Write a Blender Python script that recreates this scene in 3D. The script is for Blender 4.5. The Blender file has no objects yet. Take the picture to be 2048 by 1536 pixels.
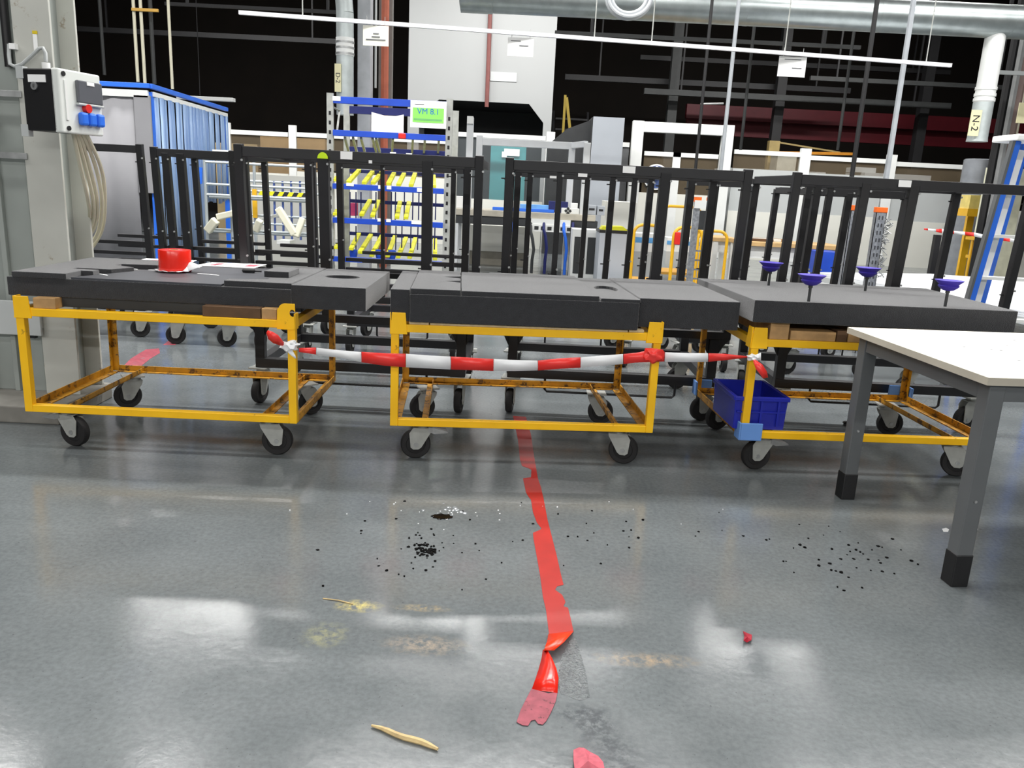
import bpy, bmesh, math, random
from mathutils import Vector, Matrix, Euler
from mathutils.geometry import tessellate_polygon
rnd = random.Random(7)
S = bpy.context.scene
COL = S.collection
PI = math.pi

# ------------------------------------------------------------------ camera
F, PITCH, ROLL, CH = 1607.0, .2421, .0494, 1.45
fw = Vector((0, math.cos(PITCH), -math.sin(PITCH)))
rt0 = Vector((1, 0, 0)); up0 = rt0.cross(fw)
CR = math.cos(ROLL)*rt0 + math.sin(ROLL)*up0
CU = -math.sin(ROLL)*rt0 + math.cos(ROLL)*up0
CP = Vector((0, 0, CH))
cd = bpy.data.cameras.new('camera'); cam = bpy.data.objects.new('camera', cd); COL.objects.link(cam)
cd.sensor_width = 36; cd.lens = F/2048*36; cd.clip_end = 200; cd.clip_start = .05
m = Matrix((CR, CU, -fw)).transposed().to_4x4(); m.translation = CP
cam.matrix_world = m
S.camera = cam

def ray(px, py): return fw + CR*((px-1024)/F) + CU*((768-py)/F)
def at(px, py, Y): d = ray(px, py); return CP + d*(Y/d.y)
def atz(px, py, z=0.0): d = ray(px, py); return CP + d*((z-CH)/d.z)

# ------------------------------------------------------------------ materials
def lin(c):
    out = []
    for v in c:
        v /= 255.0
        out.append(v/12.92 if v <= .04045 else ((v+.055)/1.055)**2.4)
    return out
MATS = {}
def mat(name, rgb, rough=.5, metal=0., var=.12, scale=6., bump=0., bscale=60., spec=.5, alpha=1., coat=0., emit=0., trans=0., wear=None, wear_amt=.0, wscale=9.):
    """Procedural principled material: noise tinted colour, optional second 'wear' colour, optional bump."""
    if name in MATS: return MATS[name]
    M = bpy.data.materials.new(name); M.use_nodes = True
    nt = M.node_tree; N = nt.nodes; L = nt.links
    b = N['Principled BSDF']
    c = lin(rgb)
    tc = N.new('ShaderNodeTexCoord')
    nz = N.new('ShaderNodeTexNoise'); nz.inputs['Scale'].default_value = scale; nz.inputs['Detail'].default_value = 5
    L.new(tc.outputs['Object'], nz.inputs['Vector'])
    cr = N.new('ShaderNodeValToRGB')
    cr.color_ramp.elements[0].position = .3; cr.color_ramp.elements[1].position = .7
    cr.color_ramp.elements[0].color = [max(0, v*(1-var)) for v in c]+[1]
    cr.color_ramp.elements[1].color = [min(1, v*(1+var)) for v in c]+[1]
    L.new(nz.outputs['Fac'], cr.inputs['Fac'])
    out = cr.outputs['Color']
    if wear:
        n2 = N.new('ShaderNodeTexNoise'); n2.inputs['Scale'].default_value = wscale; n2.inputs['Detail'].default_value = 8; n2.inputs['Roughness'].default_value = .7
        L.new(tc.outputs['Object'], n2.inputs['Vector'])
        r2 = N.new('ShaderNodeValToRGB'); r2.color_ramp.elements[0].position = 1-.35-wear_amt*.3; r2.color_ramp.elements[1].position = 1-.28-wear_amt*.3
        L.new(n2.outputs['Fac'], r2.inputs['Fac'])
        mx = N.new('ShaderNodeMix'); mx.data_type = 'RGBA'
        L.new(r2.outputs['Color'], mx.inputs[0]); L.new(out, mx.inputs[6]); mx.inputs[7].default_value = lin(wear)+[1]
        out = mx.outputs[2]
    L.new(out, b.inputs['Base Color'])
    b.inputs['Roughness'].default_value = rough; b.inputs['Metallic'].default_value = metal
    b.inputs['Specular IOR Level'].default_value = spec
    b.inputs['Coat Weight'].default_value = coat
    if trans: b.inputs['Transmission Weight'].default_value = trans
    if emit:
        b.inputs['Emission Color'].default_value = c+[1]; b.inputs['Emission Strength'].default_value = emit
    if alpha < 1: b.inputs['Alpha'].default_value = alpha
    if bump:
        n3 = N.new('ShaderNodeTexNoise'); n3.inputs['Scale'].default_value = bscale; n3.inputs['Detail'].default_value = 3
        L.new(tc.outputs['Object'], n3.inputs['Vector'])
        bp = N.new('ShaderNodeBump'); bp.inputs['Strength'].default_value = bump; bp.inputs['Distance'].default_value = .01
        L.new(n3.outputs['Fac'], bp.inputs['Height']); L.new(bp.outputs['Normal'], b.inputs['Normal'])
    MATS[name] = M
    return M

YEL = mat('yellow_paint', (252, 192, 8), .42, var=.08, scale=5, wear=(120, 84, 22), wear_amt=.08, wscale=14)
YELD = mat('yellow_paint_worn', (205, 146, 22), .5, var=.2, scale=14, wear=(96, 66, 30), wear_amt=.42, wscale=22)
BLK = mat('black_steel', (27, 27, 30), .42, var=.2, scale=9)
BLK2 = mat('black_plastic', (20, 20, 22), .45)
FOAM = mat('black_foam', (48, 49, 52), .95, var=.10, scale=30, bump=.5, bscale=260, spec=.25)
FOAM.node_tree.nodes['Principled BSDF'].inputs['Sheen Weight'].default_value = .58
FOAM.node_tree.nodes['Principled BSDF'].inputs['Sheen Roughness'].default_value = .45
BOARD = mat('dark_board', (58, 60, 66), .5, var=.1, scale=5)
RUB = mat('rubber', (27, 26, 27), .75, var=.15, scale=12)
ZINC = mat('zinc_steel', (170, 172, 172), .42, metal=.6, var=.15, scale=20)
ZINC2 = mat('dull_zinc', (164, 166, 162), .6, metal=.1, var=.15, scale=14)
GALV = mat('galvanised_duct', (172, 180, 180), .34, metal=.85, var=.12, scale=8)
GALV2 = mat('galvanised_pipe', (188, 196, 196), .45, metal=.35, var=.1, scale=8)
WHT = mat('white_paint', (228, 230, 228), .5, var=.03)
WHT2 = mat('white_panel', (222, 222, 214), .6, var=.03, scale=1.5)
PAPER = mat('paper', (246, 247, 246), .7, var=.02)
ALU = mat('aluminium_profile', (215, 218, 220), .4, metal=.2, var=.04)
GRYP = mat('grey_panel', (186, 190, 190), .55, var=.04, scale=2)
GRYL = mat('light_grey_cabinet', (176, 182, 190), .55, var=.03, scale=2)
GRYD = mat('dark_grey_paint', (92, 95, 97), .42, var=.05)
GRYDK = mat('charcoal', (48, 50, 52), .6)
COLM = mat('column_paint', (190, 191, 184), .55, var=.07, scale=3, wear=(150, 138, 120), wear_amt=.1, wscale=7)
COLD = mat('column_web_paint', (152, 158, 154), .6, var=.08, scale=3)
CONC = mat('plinth_concrete', (128, 126, 120), .8, var=.15, scale=8)
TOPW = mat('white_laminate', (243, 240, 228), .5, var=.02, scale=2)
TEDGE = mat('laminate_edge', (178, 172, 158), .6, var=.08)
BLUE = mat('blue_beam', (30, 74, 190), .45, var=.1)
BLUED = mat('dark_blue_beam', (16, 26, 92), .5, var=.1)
BLUEB = mat('blue_plastic', (26, 38, 165), .4, var=.06)
BLUEL = mat('light_blue_foam', (104, 150, 218), .8, var=.05)
BLUET = mat('bright_blue', (42, 110, 225), .45, var=.05)
PURP = mat('purple_rubber', (62, 48, 160), .5, var=.08)
RED = mat('red_plastic', (214, 40, 34), .4, var=.05)
REDT = mat('red_tape_vinyl', (236, 44, 30), .22, var=.08, scale=9)
REDU = mat('dusty_red_tape', (150, 72, 84), .7, var=.22, scale=30, wear=(60, 30, 34), wear_amt=.2, wscale=40)
REDP = mat('pink_worn_tape', (196, 92, 106), .6, var=.25, scale=40)
REDK = mat('dark_red_steel', (90, 14, 26), .5, var=.1)
WTAPE = mat('white_film', (236, 238, 240), .3, var=.03)
RTAPE = mat('red_film', (235, 55, 50), .3, var=.06)
WOOD = mat('raw_wood', (178, 140, 92), .7, var=.2, scale=18)
WOODD = mat('dark_wood', (92, 66, 42), .75, var=.25, scale=14)
WOODP = mat('plywood_edge', (196, 176, 138), .7, var=.12, scale=30)
SPLN = mat('splinter_wood', (196, 172, 124), .75, var=.2, scale=40)
CREAM = mat('cream_cable', (206, 202, 180), .5, var=.05)
CREAML = mat('cream_sign', (226, 220, 178), .6, var=.04)
YELS = mat('yellow_roller', (226, 224, 40), .4, var=.06)
YELT = mat('yellow_tube', (228, 176, 34), .4, var=.06)
LIME = mat('lime_sticker', (205, 240, 10), .5, var=.03)
GREEN = mat('green_card', (140, 226, 100), .6, var=.05)
INK = mat('ink', (30, 32, 36), .6)
INKB = mat('blue_ink', (40, 110, 190), .6)
INKG = mat('grey_ink', (112, 114, 118), .7)
TEAL = mat('teal_panel', (58, 134, 138), .6, var=.05)
TARP = mat('grey_tarp', (140, 140, 144), .7, var=.06, scale=3, bump=.25, bscale=4)
ORNG = mat('orange_cap', (240, 110, 30), .5)
RUST = mat('red_oxide_pipe', (172, 92, 68), .6, var=.12)
DARKW = mat('dark_hall', (30, 24, 19), .9, var=.25, scale=.8)
DARKC = mat('dark_ceiling', (20, 20, 23), .9, var=.2, scale=1)
DARKS = mat('dark_steelwork', (44, 46, 46), .6, var=.15)
DARKS2 = mat('black_steelwork', (24, 24, 26), .6, var=.15)
CLEAR = mat('smoked_window', (96, 98, 104), .2, var=.05)
MESH = mat('beige_wire_mesh', (120, 106, 84), .7, var=.05, alpha=.3)
MESHG = mat('grey_wire_mesh', (120, 122, 124), .7, var=.05, alpha=.5)
CLRP = mat('clear_panel', (190, 200, 205), .1, var=.02, alpha=.07)
BEIGE = mat('beige_wall', (176, 156, 118), .7, var=.08, scale=2)
CARD = mat('cardboard', (168, 138, 96), .8, var=.08)
TUBEG = mat('grey_tube', (176, 184, 188), .4, metal=.3, var=.05)
WLEFT = mat('hall_side_wall', (92, 94, 94), .8, var=.1, scale=1)

def strip_mat():
    M = bpy.data.materials.new('blue_strip_curtain'); M.use_nodes = True
    nt = M.node_tree; N = nt.nodes; L = nt.links; b = N['Principled BSDF']
    tc = N.new('ShaderNodeTexCoord'); mp = N.new('ShaderNodeMapping'); mp.inputs['Scale'].default_value = (1, 5, .35)
    L.new(tc.outputs['Object'], mp.inputs['Vector'])
    nz = N.new('ShaderNodeTexNoise'); nz.inputs['Scale'].default_value = 2.2; nz.inputs['Detail'].default_value = 6
    L.new(mp.outputs['Vector'], nz.inputs['Vector'])
    cr = N.new('ShaderNodeValToRGB'); cr.color_ramp.elements[0].position = .32; cr.color_ramp.elements[1].position = .68
    cr.color_ramp.elements[0].color = lin((82, 116, 170))+[1]; cr.color_ramp.elements[1].color = lin((150, 178, 212))+[1]
    L.new(nz.outputs['Fac'], cr.inputs['Fac']); L.new(cr.outputs['Color'], b.inputs['Base Color'])
    b.inputs['Roughness'].default_value = .3
    return M
STRIP = strip_mat()

def floor_mat():
    M = bpy.data.materials.new('grey_resin_floor'); M.use_nodes = True
    nt = M.node_tree; N = nt.nodes; L = nt.links; b = N['Principled BSDF']
    tc = N.new('ShaderNodeTexCoord')
    def noise(s, d=5, r=.6):
        n = N.new('ShaderNodeTexNoise'); n.inputs['Scale'].default_value = s; n.inputs['Detail'].default_value = d; n.inputs['Roughness'].default_value = r
        L.new(tc.outputs['Object'], n.inputs['Vector']); return n
    def ramp(src, p0, c0, p1, c1):
        r = N.new('ShaderNodeValToRGB'); r.color_ramp.elements[0].position = p0; r.color_ramp.elements[1].position = p1
        r.color_ramp.elements[0].color = c0; r.color_ramp.elements[1].color = c1
        L.new(src, r.inputs['Fac']); return r.outputs['Color']
    def mix(f, a, bb, mode='MIX'):
        x = N.new('ShaderNodeMix'); x.data_type = 'RGBA'; x.blend_type = mode
        if isinstance(f, float): x.inputs[0].default_value = f
        else: L.new(f, x.inputs[0])
        if isinstance(a, list): x.inputs[6].default_value = a
        else: L.new(a, x.inputs[6])
        if isinstance(bb, list): x.inputs[7].default_value = bb
        else: L.new(bb, x.inputs[7])
        return x.outputs[2]
    base = ramp(noise(1.3, 6).outputs['Fac'], .3, lin((96, 101, 103))+[1], .7, lin((114, 119, 121))+[1])
    fine = ramp(noise(55, 3).outputs['Fac'], .35, [.86, .86, .86, 1], .65, [1.06, 1.06, 1.06, 1])
    base = mix(1.0, base, fine, 'MULTIPLY')
    # small dark specks of dirt
    sp = noise(85, 2, .5)
    base = mix(ramp(sp.outputs['Fac'], .70, [0, 0, 0, 1], .74, [.55, .55, .55, 1]), base, lin((58, 58, 60))+[1])
    # faint ochre rubbed patches near the front
    def ell(cx, cy, rx, ry):
        mp = N.new('ShaderNodeMapping'); mp.vector_type = 'TEXTURE'
        mp.inputs['Location'].default_value = (cx, cy, 0); mp.inputs['Scale'].default_value = (rx, ry, 1e3)
        L.new(tc.outputs['Object'], mp.inputs['Vector'])
        g = N.new('ShaderNodeTexGradient'); g.gradient_type = 'SPHERICAL'; L.new(mp.outputs['Vector'], g.inputs['Vector'])
        return g.outputs['Fac']
    for px, py, rx, ry, colr, amt in ((715, 1212, .10, .05, (196, 182, 110), 1.3), (845, 1216, .12, .03, (180, 160, 118), .8), (850, 1290, .16, .07, (176, 160, 140), .9), (650, 1270, .09, .09, (170, 168, 120), .7), (1290, 1320, .2, .05, (176, 152, 120), .8),
            (1160, 1428, .10, .06, (70, 74, 78), 1.8), (1190, 1452, .08, .10, (70, 74, 78), 1.8), (1215, 1495, .09, .12, (72, 76, 80), 1.6), (1245, 1540, .10, .12, (74, 78, 82), 1.5)):
        p = atz(px, py)
        e = ell(p.x, p.y, rx, ry)
        mm = N.new('ShaderNodeMath'); mm.operation = 'MULTIPLY'; L.new(e, mm.inputs[0])
        L.new(ramp(noise(30, 6, .7).outputs['Fac'], .42, [0, 0, 0, 1], .62, [1, 1, 1, 1]), mm.inputs[1])
        m2 = N.new('ShaderNodeMath'); m2.operation = 'MULTIPLY'; m2.use_clamp = True; m2.inputs[1].default_value = amt; L.new(mm.outputs[0], m2.inputs[0])
        base = mix(m2.outputs[0], base, lin(colr)+[1])
    L.new(base, b.inputs['Base Color'])
    rr = ramp(noise(2.2, 6, .65).outputs['Fac'], .3, [.11]*3+[1], .72, [.23]*3+[1])
    L.new(rr, b.inputs['Roughness'])
    b.inputs['Specular IOR Level'].default_value = .62
    n3 = noise(24, 4)
    bp = N.new('ShaderNodeBump'); bp.inputs['Strength'].default_value = .05; bp.inputs['Distance'].default_value = .01
    L.new(n3.outputs['Fac'], bp.inputs['Height']); L.new(bp.outputs['Normal'], b.inputs['Normal'])
    return M
FLOOR = floor_mat()

# ------------------------------------------------------------------ mesh builder
OFF = {}
class MB:
    def __init__(s): s.v = []; s.f = []; s.mi = []; s.cur = 0; s.sm = []
    def add(s, vs, fs, smooth=False):
        o = len(s.v); s.v += [tuple(p) for p in vs]
        for f in fs: s.f.append(tuple(i+o for i in f)); s.mi.append(s.cur); s.sm.append(smooth)
        return s
    def bx(s, x0, x1, y0, y1, z0, z1, M=None):
        vs = [Vector((x, y, z)) for z in (z0, z1) for y in (y0, y1) for x in (x0, x1)]
        if M is not None: vs = [M @ v for v in vs]
        return s.add(vs, [(0, 2, 3, 1), (4, 5, 7, 6), (0, 1, 5, 4), (2, 6, 7, 3), (0, 4, 6, 2), (1, 3, 7, 5)])
    def bar(s, p, q, w, h=None, up=(0, 0, 1)):
        p = Vector(p); q = Vector(q); h = h or w; d = (q-p).normalized(); up = Vector(up)
        if abs(d.dot(up)) > .98: up = Vector((0, 1, 0))
        a = d.cross(up).normalized(); b = a.cross(d).normalized()
        vs = []
        for c in (p, q):
            for i, j in ((-1, -1), (1, -1), (1, 1), (-1, 1)): vs.append(c+a*(i*w/2)+b*(j*h/2))
        return s.add(vs, [(3, 2, 1, 0), (4, 5, 6, 7), (0, 1, 5, 4), (1, 2, 6, 5), (2, 3, 7, 6), (3, 0, 4, 7)])
    def tube(s, pts, r, n=8, closed=False):
        pts = [Vector(p) for p in pts]; rings = []; N = len(pts); prev = None
        for i, p in enumerate(pts):
            if closed: d = pts[(i+1) % N]-pts[i-1]
            else: d = pts[min(i+1, N-1)]-pts[max(i-1, 0)]
            d.normalize()
            if prev is None:
                u = Vector((0, 0, 1)) if abs(d.z) < .9 else Vector((0, 1, 0))
                a = d.cross(u).normalized()
            else:
                a = (prev-d*prev.dot(d)).normalized()
            prev = a; b = d.cross(a)
            rr = r[i] if isinstance(r, (list, tuple)) else r
            rings.append([p+a*math.cos(2*PI*k/n)*rr+b*math.sin(2*PI*k/n)*rr for k in range(n)])
        vs = [v for R in rings for v in R]; fs = []
        for i in range(N if closed else N-1):
            j = (i+1) % N
            for k in range(n): fs.append((i*n+k, i*n+(k+1) % n, j*n+(k+1) % n, j*n+k))
        if not closed: fs += [tuple(range(n))[::-1], tuple((N-1)*n+k for k in range(n))]
        return s.add(vs, fs, True)
    def lathe(s, prof, c=(0, 0, 0), ax='z', n=24, M=None):
        """prof: list of (radius, height); closed by caps."""
        vs = []; c = Vector(c)
        for r, h in prof:
            for k in range(n):
                t = 2*PI*k/n; u, w = r*math.cos(t), r*math.sin(t)
                p = Vector((u, w, h)) if ax == 'z' else (Vector((u, h, w)) if ax == 'y' else Vector((h, u, w)))
                if M is not None: p = M @ p
                vs.append(c+p)
        fs = []; K = len(prof)
        for i in range(K-1):
            for k in range(n): fs.append((i*n+k, i*n+(k+1) % n, (i+1)*n+(k+1) % n, (i+1)*n+k))
        fs += [tuple(range(n))[::-1], tuple((K-1)*n+k for k in range(n))]
        return s.add(vs, fs, True)
    def prism(s, poly, o, ux, uy, d, holes=()):
        """extrude a 2D outline (with holes) lying in (o,ux,uy) along d."""
        o = Vector(o); ux = Vector(ux); uy = Vector(uy); d = Vector(d)
        loops = [list(poly)]+[list(h) for h in holes]
        flat = [p for l in loops for p in l]
        A = [o+ux*p[0]+uy*p[1] for p in flat]; B = [p+d for p in A]; n = len(flat)
        tris = tessellate_polygon([[Vector((p[0], p[1], 0)) for p in l] for l in loops])
        fs = [tuple(t) for t in tris]+[tuple(i+n for i in reversed(t)) for t in tris]
        k = 0
        for l in loops:
            m_ = len(l)
            for i in range(m_): fs.append((k+i, k+(i+1) % m_, n+k+(i+1) % m_, n+k+i))
            k += m_
        return s.add(A+B, fs)
    def ribbon(s, pairs, smooth=True):
        vs = [p for ab in pairs for p in ab]
        return s.add(vs, [(2*i, 2*i+1, 2*i+3, 2*i+2) for i in range(len(pairs)-1)], smooth)
    def build(s, name, mats, parent=None, bevel=0., world=False, smooth=None, solid=0., seg=2):
        me = bpy.data.meshes.new(name)
        off = Vector((0, 0, 0))
        o = bpy.data.objects.new(name, me); COL.objects.link(o)
        if parent is None:
            xs = [v[0] for v in s.v]; ys = [v[1] for v in s.v]; zs = [v[2] for v in s.v]
            off = Vector(((min(xs)+max(xs))/2, (min(ys)+max(ys))/2, min(zs)))
            o.location = off
        else:
            o.parent = parent
            if parent.name in OFF: off = OFF[parent.name]
        OFF[o.name] = off
        me.from_pydata([tuple(Vector(v)-off) for v in s.v], [], s.f)
        if not isinstance(mats, (list, tuple)): mats = [mats]
        for M in mats: me.materials.append(M)
        for p, mi, sm in zip(me.polygons, s.mi, s.sm): p.material_index = mi; p.use_smooth = sm
        bm = bmesh.new(); bm.from_mesh(me); bmesh.ops.recalc_face_normals(bm, faces=bm.faces); bm.to_mesh(me); bm.free()
        if any(s.sm): me.set_sharp_from_angle(angle=math.radians(42))
        if solid:
            sd = o.modifiers.new('thickness', 'SOLIDIFY'); sd.thickness = solid; sd.offset = 0
        if bevel:
            bv = o.modifiers.new('edge', 'BEVEL'); bv.width = bevel; bv.segments = seg; bv.limit_method = 'ANGLE'; bv.angle_limit = math.radians(50)
        return o

def tag(o, label, cat, group=None, kind=None):
    o['label'] = label; o['category'] = cat
    if group: o['group'] = group
    if kind: o['kind'] = kind
    return o
def thing(name, label, cat, loc=(0, 0, 0), rz=0, group=None, world=True):
    o = bpy.data.objects.new(name, None); COL.objects.link(o); o.empty_display_size = .1
    o.location = loc; o.rotation_euler = (0, 0, rz); tag(o, label, cat, group)
    OFF[o.name] = Vector(loc) if world else Vector((0, 0, 0))
    return o
def struct(o): o['kind'] = 'structure'; return o
def one(name, mb, mats, label, cat, group=None, **kw): return tag(mb.build(name, mats, **kw), label, cat, group)
def pbox(TL, BR, Y, depth, z0=None):
    a = at(*TL, Y); b = at(*BR, Y)
    return (min(a.x, b.x), max(a.x, b.x), Y, Y+depth, b.z if z0 is None else z0, a.z)
def pb(name, label, cat, TL, BR, Y, depth, mats, group=None, z0=None, bevel=.004):
    return one(name, MB().bx(*pbox(TL, BR, Y, depth, z0)), mats, label, cat, group, bevel=bevel)
def text(name, s, parent, loc, size, M, rot=(PI/2, 0, 0), ext=.001, ax='CENTER'):
    cu = bpy.data.curves.new(name, 'FONT'); cu.body = s; cu.size = size; cu.extrude = ext; cu.align_x = ax; cu.align_y = 'CENTER'
    to = bpy.data.objects.new(name+'_c', cu); COL.objects.link(to)
    dg = bpy.context.evaluated_depsgraph_get()
    me = bpy.data.meshes.new_from_object(to.evaluated_get(dg))
    bpy.data.objects.remove(to); bpy.data.curves.remove(cu)
    o = bpy.data.objects.new(name, me); COL.objects.link(o); me.materials.clear(); me.materials.append(M)
    o.parent = parent; o.rotation_euler = rot; o.location = Vector(loc)-OFF[parent.name]
    return o

# ------------------------------------------------------------------ the room
HX0, HX1, HY0, HY1, HZ = -20, 20, -9, 30, 9
struct(MB().bx(HX0, HX1, HY0, HY1, -.2, 0).build('floor', FLOOR)).location = (0, (HY0+HY1)/2, -.2)
struct(MB().bx(HX0-.2, HX1+.2, HY1, HY1+.2, 0, HZ).build('wall_back', DARKW))
struct(MB().bx(HX0-.2, HX1+.2, HY0-.2, HY0, 0, HZ).build('wall_front', WLEFT))
struct(MB().bx(HX0-.2, HX0, HY0, HY1, 0, HZ).build('wall_left', DARKW))
struct(MB().bx(HX1, HX1+.2, HY0, HY1, 0, HZ).build('wall_right', DARKW))
struct(MB().bx(HX0-.2, HX1+.2, HY0-.2, HY1+.2, HZ, HZ+.2).build('ceiling', DARKC))
# floor texture coordinates must be world metres: move the origin of the floor mesh to the world origin
fo = bpy.data.objects['floor']; fo.data.transform(Matrix.Translation(fo.location)); fo.location = (0, 0, 0)

# ------------------------------------------------------------------ yellow trolleys
CW, CDp, ZB, ZT = 1.393, .947, .203, .741
def make_caster(parent, x, y, ang, r=.08, zt=.2, fork=ZINC2, pedal=True, w=.042, plate=.06):
    ca, sa = math.cos(ang), math.sin(ang)
    R = Matrix.Translation((x, y, 0)) @ Matrix.Rotation(ang, 4, 'Z')
    tr = -.035                                       # trail: the axle sits behind the swivel
    mb = MB().bx(-plate, plate, -plate*.85, plate*.85, zt-.008, zt, R)
    mb.lathe([(.035, zt-.03), (.035, zt-.008)], (x, y, 0), n=16)
    for sy in (-1, 1):
        o = R @ Vector((0, sy*(w/2+.005), 0)); ux = R.to_3x3() @ Vector((1, 0, 0)); d = R.to_3x3() @ Vector((0, sy*.004, 0))
        mb.prism([(-.052, zt-.03), (.05, zt-.03), (.046, zt-.05), (tr+.030, r-.014), (tr+.014, r-.026), (tr-.014, r-.026), (tr-.028, r-.014), (tr-.036, zt-.06)], o, ux, (0, 0, 1), d)
    mb.bx(-.048, .048, -(w/2+.009), w/2+.009, zt-.034, zt-.028, R)
    fk = mb.build('caster', fork, parent)
    c = R @ Vector((tr, 0, r))
    Mw = Matrix.Rotation(ang, 3, 'Z')
    mw = MB(); h = w/2
    mw.lathe([(.012, -h), (r*.62, -h*.7), (r*.66, -h*.95), (r*.93, -h), (r, -h*.6), (r, h*.6), (r*.93, h), (r*.66, h*.95), (r*.62, h*.7), (.012, h)], c, 'y', 28, Mw)
    mw.cur = 1
    mw.lathe([(.012, -h-.012), (.012, h+.012)], c, 'y', 10, Mw)
    OFF[fk.name] = OFF[parent.name]
    mw.build('wheel', [RUB, ZINC], fk)
    if pedal:
        MB().prism([(.03, zt-.022), (.13, zt-.05), (.135, zt-.058), (.06, zt-.062), (.03, zt-.05)], R @ Vector((0, -w*.8, 0)), R.to_3x3() @ Vector((1, 0, 0)), (0, 0, 1), R.to_3x3() @ Vector((0, w*1.6, 0))).build('brake_pedal', ZINC, fk)
    return fk

def make_cart(idx, loc, rz, label, angs, rounded, caps=False):
    t = thing('yellow_trolley', label, 'trolley', loc, rz, 'yellow steel trolleys in the front row', world=False)
    a = .04
    # legs
    for i, (u, v) in enumerate(((0, 0), (CW, 0), (0, CDp), (CW, CDp))):
        x0 = 0 if u == 0 else CW-a; y0 = 0 if v == 0 else CDp-a
        mb = MB()
        if v == 0: mb.bx(x0, x0+a, y0, y0+a, ZB, ZT)
        else:                                           # rear legs are open angle iron
            mb.bx(x0, x0+a, CDp-.006, CDp, ZB, ZT)
            xx = 0 if u == 0 else CW-.006
            mb.bx(xx, xx+.006, CDp-a, CDp, ZB, ZT)
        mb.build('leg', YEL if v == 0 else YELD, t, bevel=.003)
    # top rails
    for y0 in (0, CDp-a): MB().bx(a, CW-a, y0, y0+a, ZT-a, ZT).build('top_rail', YEL, t, bevel=.003)
    for x0 in (0, CW-a): MB().bx(x0, x0+a, a, CDp-a, ZT-a, ZT).build('top_rail', YEL, t, bevel=.003)
    # bottom rails
    MB().bx(a, CW-a, 0, a*.95, ZB, ZB+.038).build('bottom_rail', YEL, t, bevel=.003)
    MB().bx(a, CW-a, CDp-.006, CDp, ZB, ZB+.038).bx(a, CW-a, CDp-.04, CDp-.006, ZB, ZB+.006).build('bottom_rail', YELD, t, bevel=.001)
    for s in (0, 1):
        x0 = 0 if s == 0 else CW-.006
        xa = 0 if s == 0 else CW-.05
        MB().bx(x0, x0+.006, a, CDp-a, ZB, ZB+.04).bx(xa, xa+.05, a, CDp-a, ZB, ZB+.006).build('bottom_rail', YELD, t)
        xm = .16 if s == 0 else CW-.16-.035
        MB().bx(xm, xm+.035, .02, CDp-.01, ZB, ZB+.006).bx(xm if s else xm+.031, xm+.004 if s else xm+.035, .02, CDp-.01, ZB, ZB+.03).build('caster_bar', YELD, t)
    # corner sockets (stacking brackets)
    for i, (u, v) in enumerate(((0, 0), (CW, 0), (0, CDp), (CW, CDp))):
        sx = 1 if u == 0 else -1; sy = 1 if v == 0 else -1
        mb = MB(); h = ZT+.06; w = .078
        big = rounded and v == 0 and u > 0
        if big:
            hh = ZT+.085
            arc = [(.055+.03*math.cos(q)-.005, hh-.03+.03*math.sin(q)) for q in [k*PI/10 for k in range(6)]]
            pl = [(-.004, ZT-.045), (.09, ZT-.045), (.086, hh-.03)]+arc[1:]+[(.0, hh)]
            hole = [(.012+.014*math.cos(q), ZT+.038+.018*math.sin(q)) for q in [k*PI/8 for k in range(16)]]
            mb.prism(pl, (u, -.006, 0), (sx, 0, 0), (0, 0, 1), (0, .008, 0), holes=[hole])
            mb.bx(u-.004, u+.004, -.006, .05, ZT-.045, hh-.05)
        else:
            pl = [(-.004, ZT-.05), (w+.004, ZT-.05), (w-.006, h), (.004, h)]
            mb.prism(pl, (u, v-sy*.006, 0), (sx, 0, 0), (0, 0, 1), (0, sy*.008, 0))
            pl2 = [(0, ZT-.05), (w, ZT-.05), (w-.02, h), (0, h)]
            mb.prism(pl2, (u-sx*.006, v, 0), (0, sy, 0), (0, 0, 1), (sx*.008, 0, 0))
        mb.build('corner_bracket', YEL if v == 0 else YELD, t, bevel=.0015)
    # casters
    for (x, y), (ang, ped) in zip(((.165, .10), (CW-.165, .10), (.165, CDp-.10), (CW-.165, CDp-.10)), angs):
        make_caster(t, x, y, ang, pedal=ped, zt=ZB)
    if caps:
        def cp(x, y, sx, sy, h0, h1):
            MB().bx(min(x-sx*.012, x+sx*.11), max(x-sx*.012, x+sx*.11), min(y-sy*.014, y-sy*.002), max(y-sy*.014, y-sy*.002), h0, h1).bx(min(x-sx*.014, x-sx*.002), max(x-sx*.014, x-sx*.002), min(y-sy*.014, y+sy*.07), max(y-sy*.014, y+sy*.07), h0, h1).build('corner_pad', BLUEL, t, bevel=.004)['label'] = 'pale blue foam corner pad'
        cp(0, 0, 1, 1, ZB-.01, ZB+.085); cp(0, CDp, 1, -1, ZB, ZB+.09); cp(CW, CDp, -1, -1, ZB+.01, ZB+.1)
    return t
C1 = make_cart(1, (-2.4918, 3.9444, 0), .0124, 'left yellow steel trolley carrying the foam pads with the red tape roll', [(PI*.92, True), (PI*1.02, False), (.6, False), (PI*1.25, False)], True)
C2 = make_cart(2, (-.6255, 4.0098, 0), .0737, 'middle yellow steel trolley with long barrier tape stretched across its front', [(.12, True), (PI*.9, False), (.35, False), (PI*.98, False)], False)
C3 = make_cart(3, (1.2296, 4.1027, 0), .0506, 'right yellow steel trolley with pale blue corner pads, behind the white table', [(.1, True), (PI*.9, False), (.3, False), (PI*.95, False)], False, True)
# rolling angle tweak keeps the cart wheels on the floor (all casters share the same height)

def cmat(c): return Matrix.Translation(c.location) @ Matrix.Rotation(c.rotation_euler.z, 4, 'Z')
# brown wear crack lines on the trolley paint are in the paint material

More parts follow.
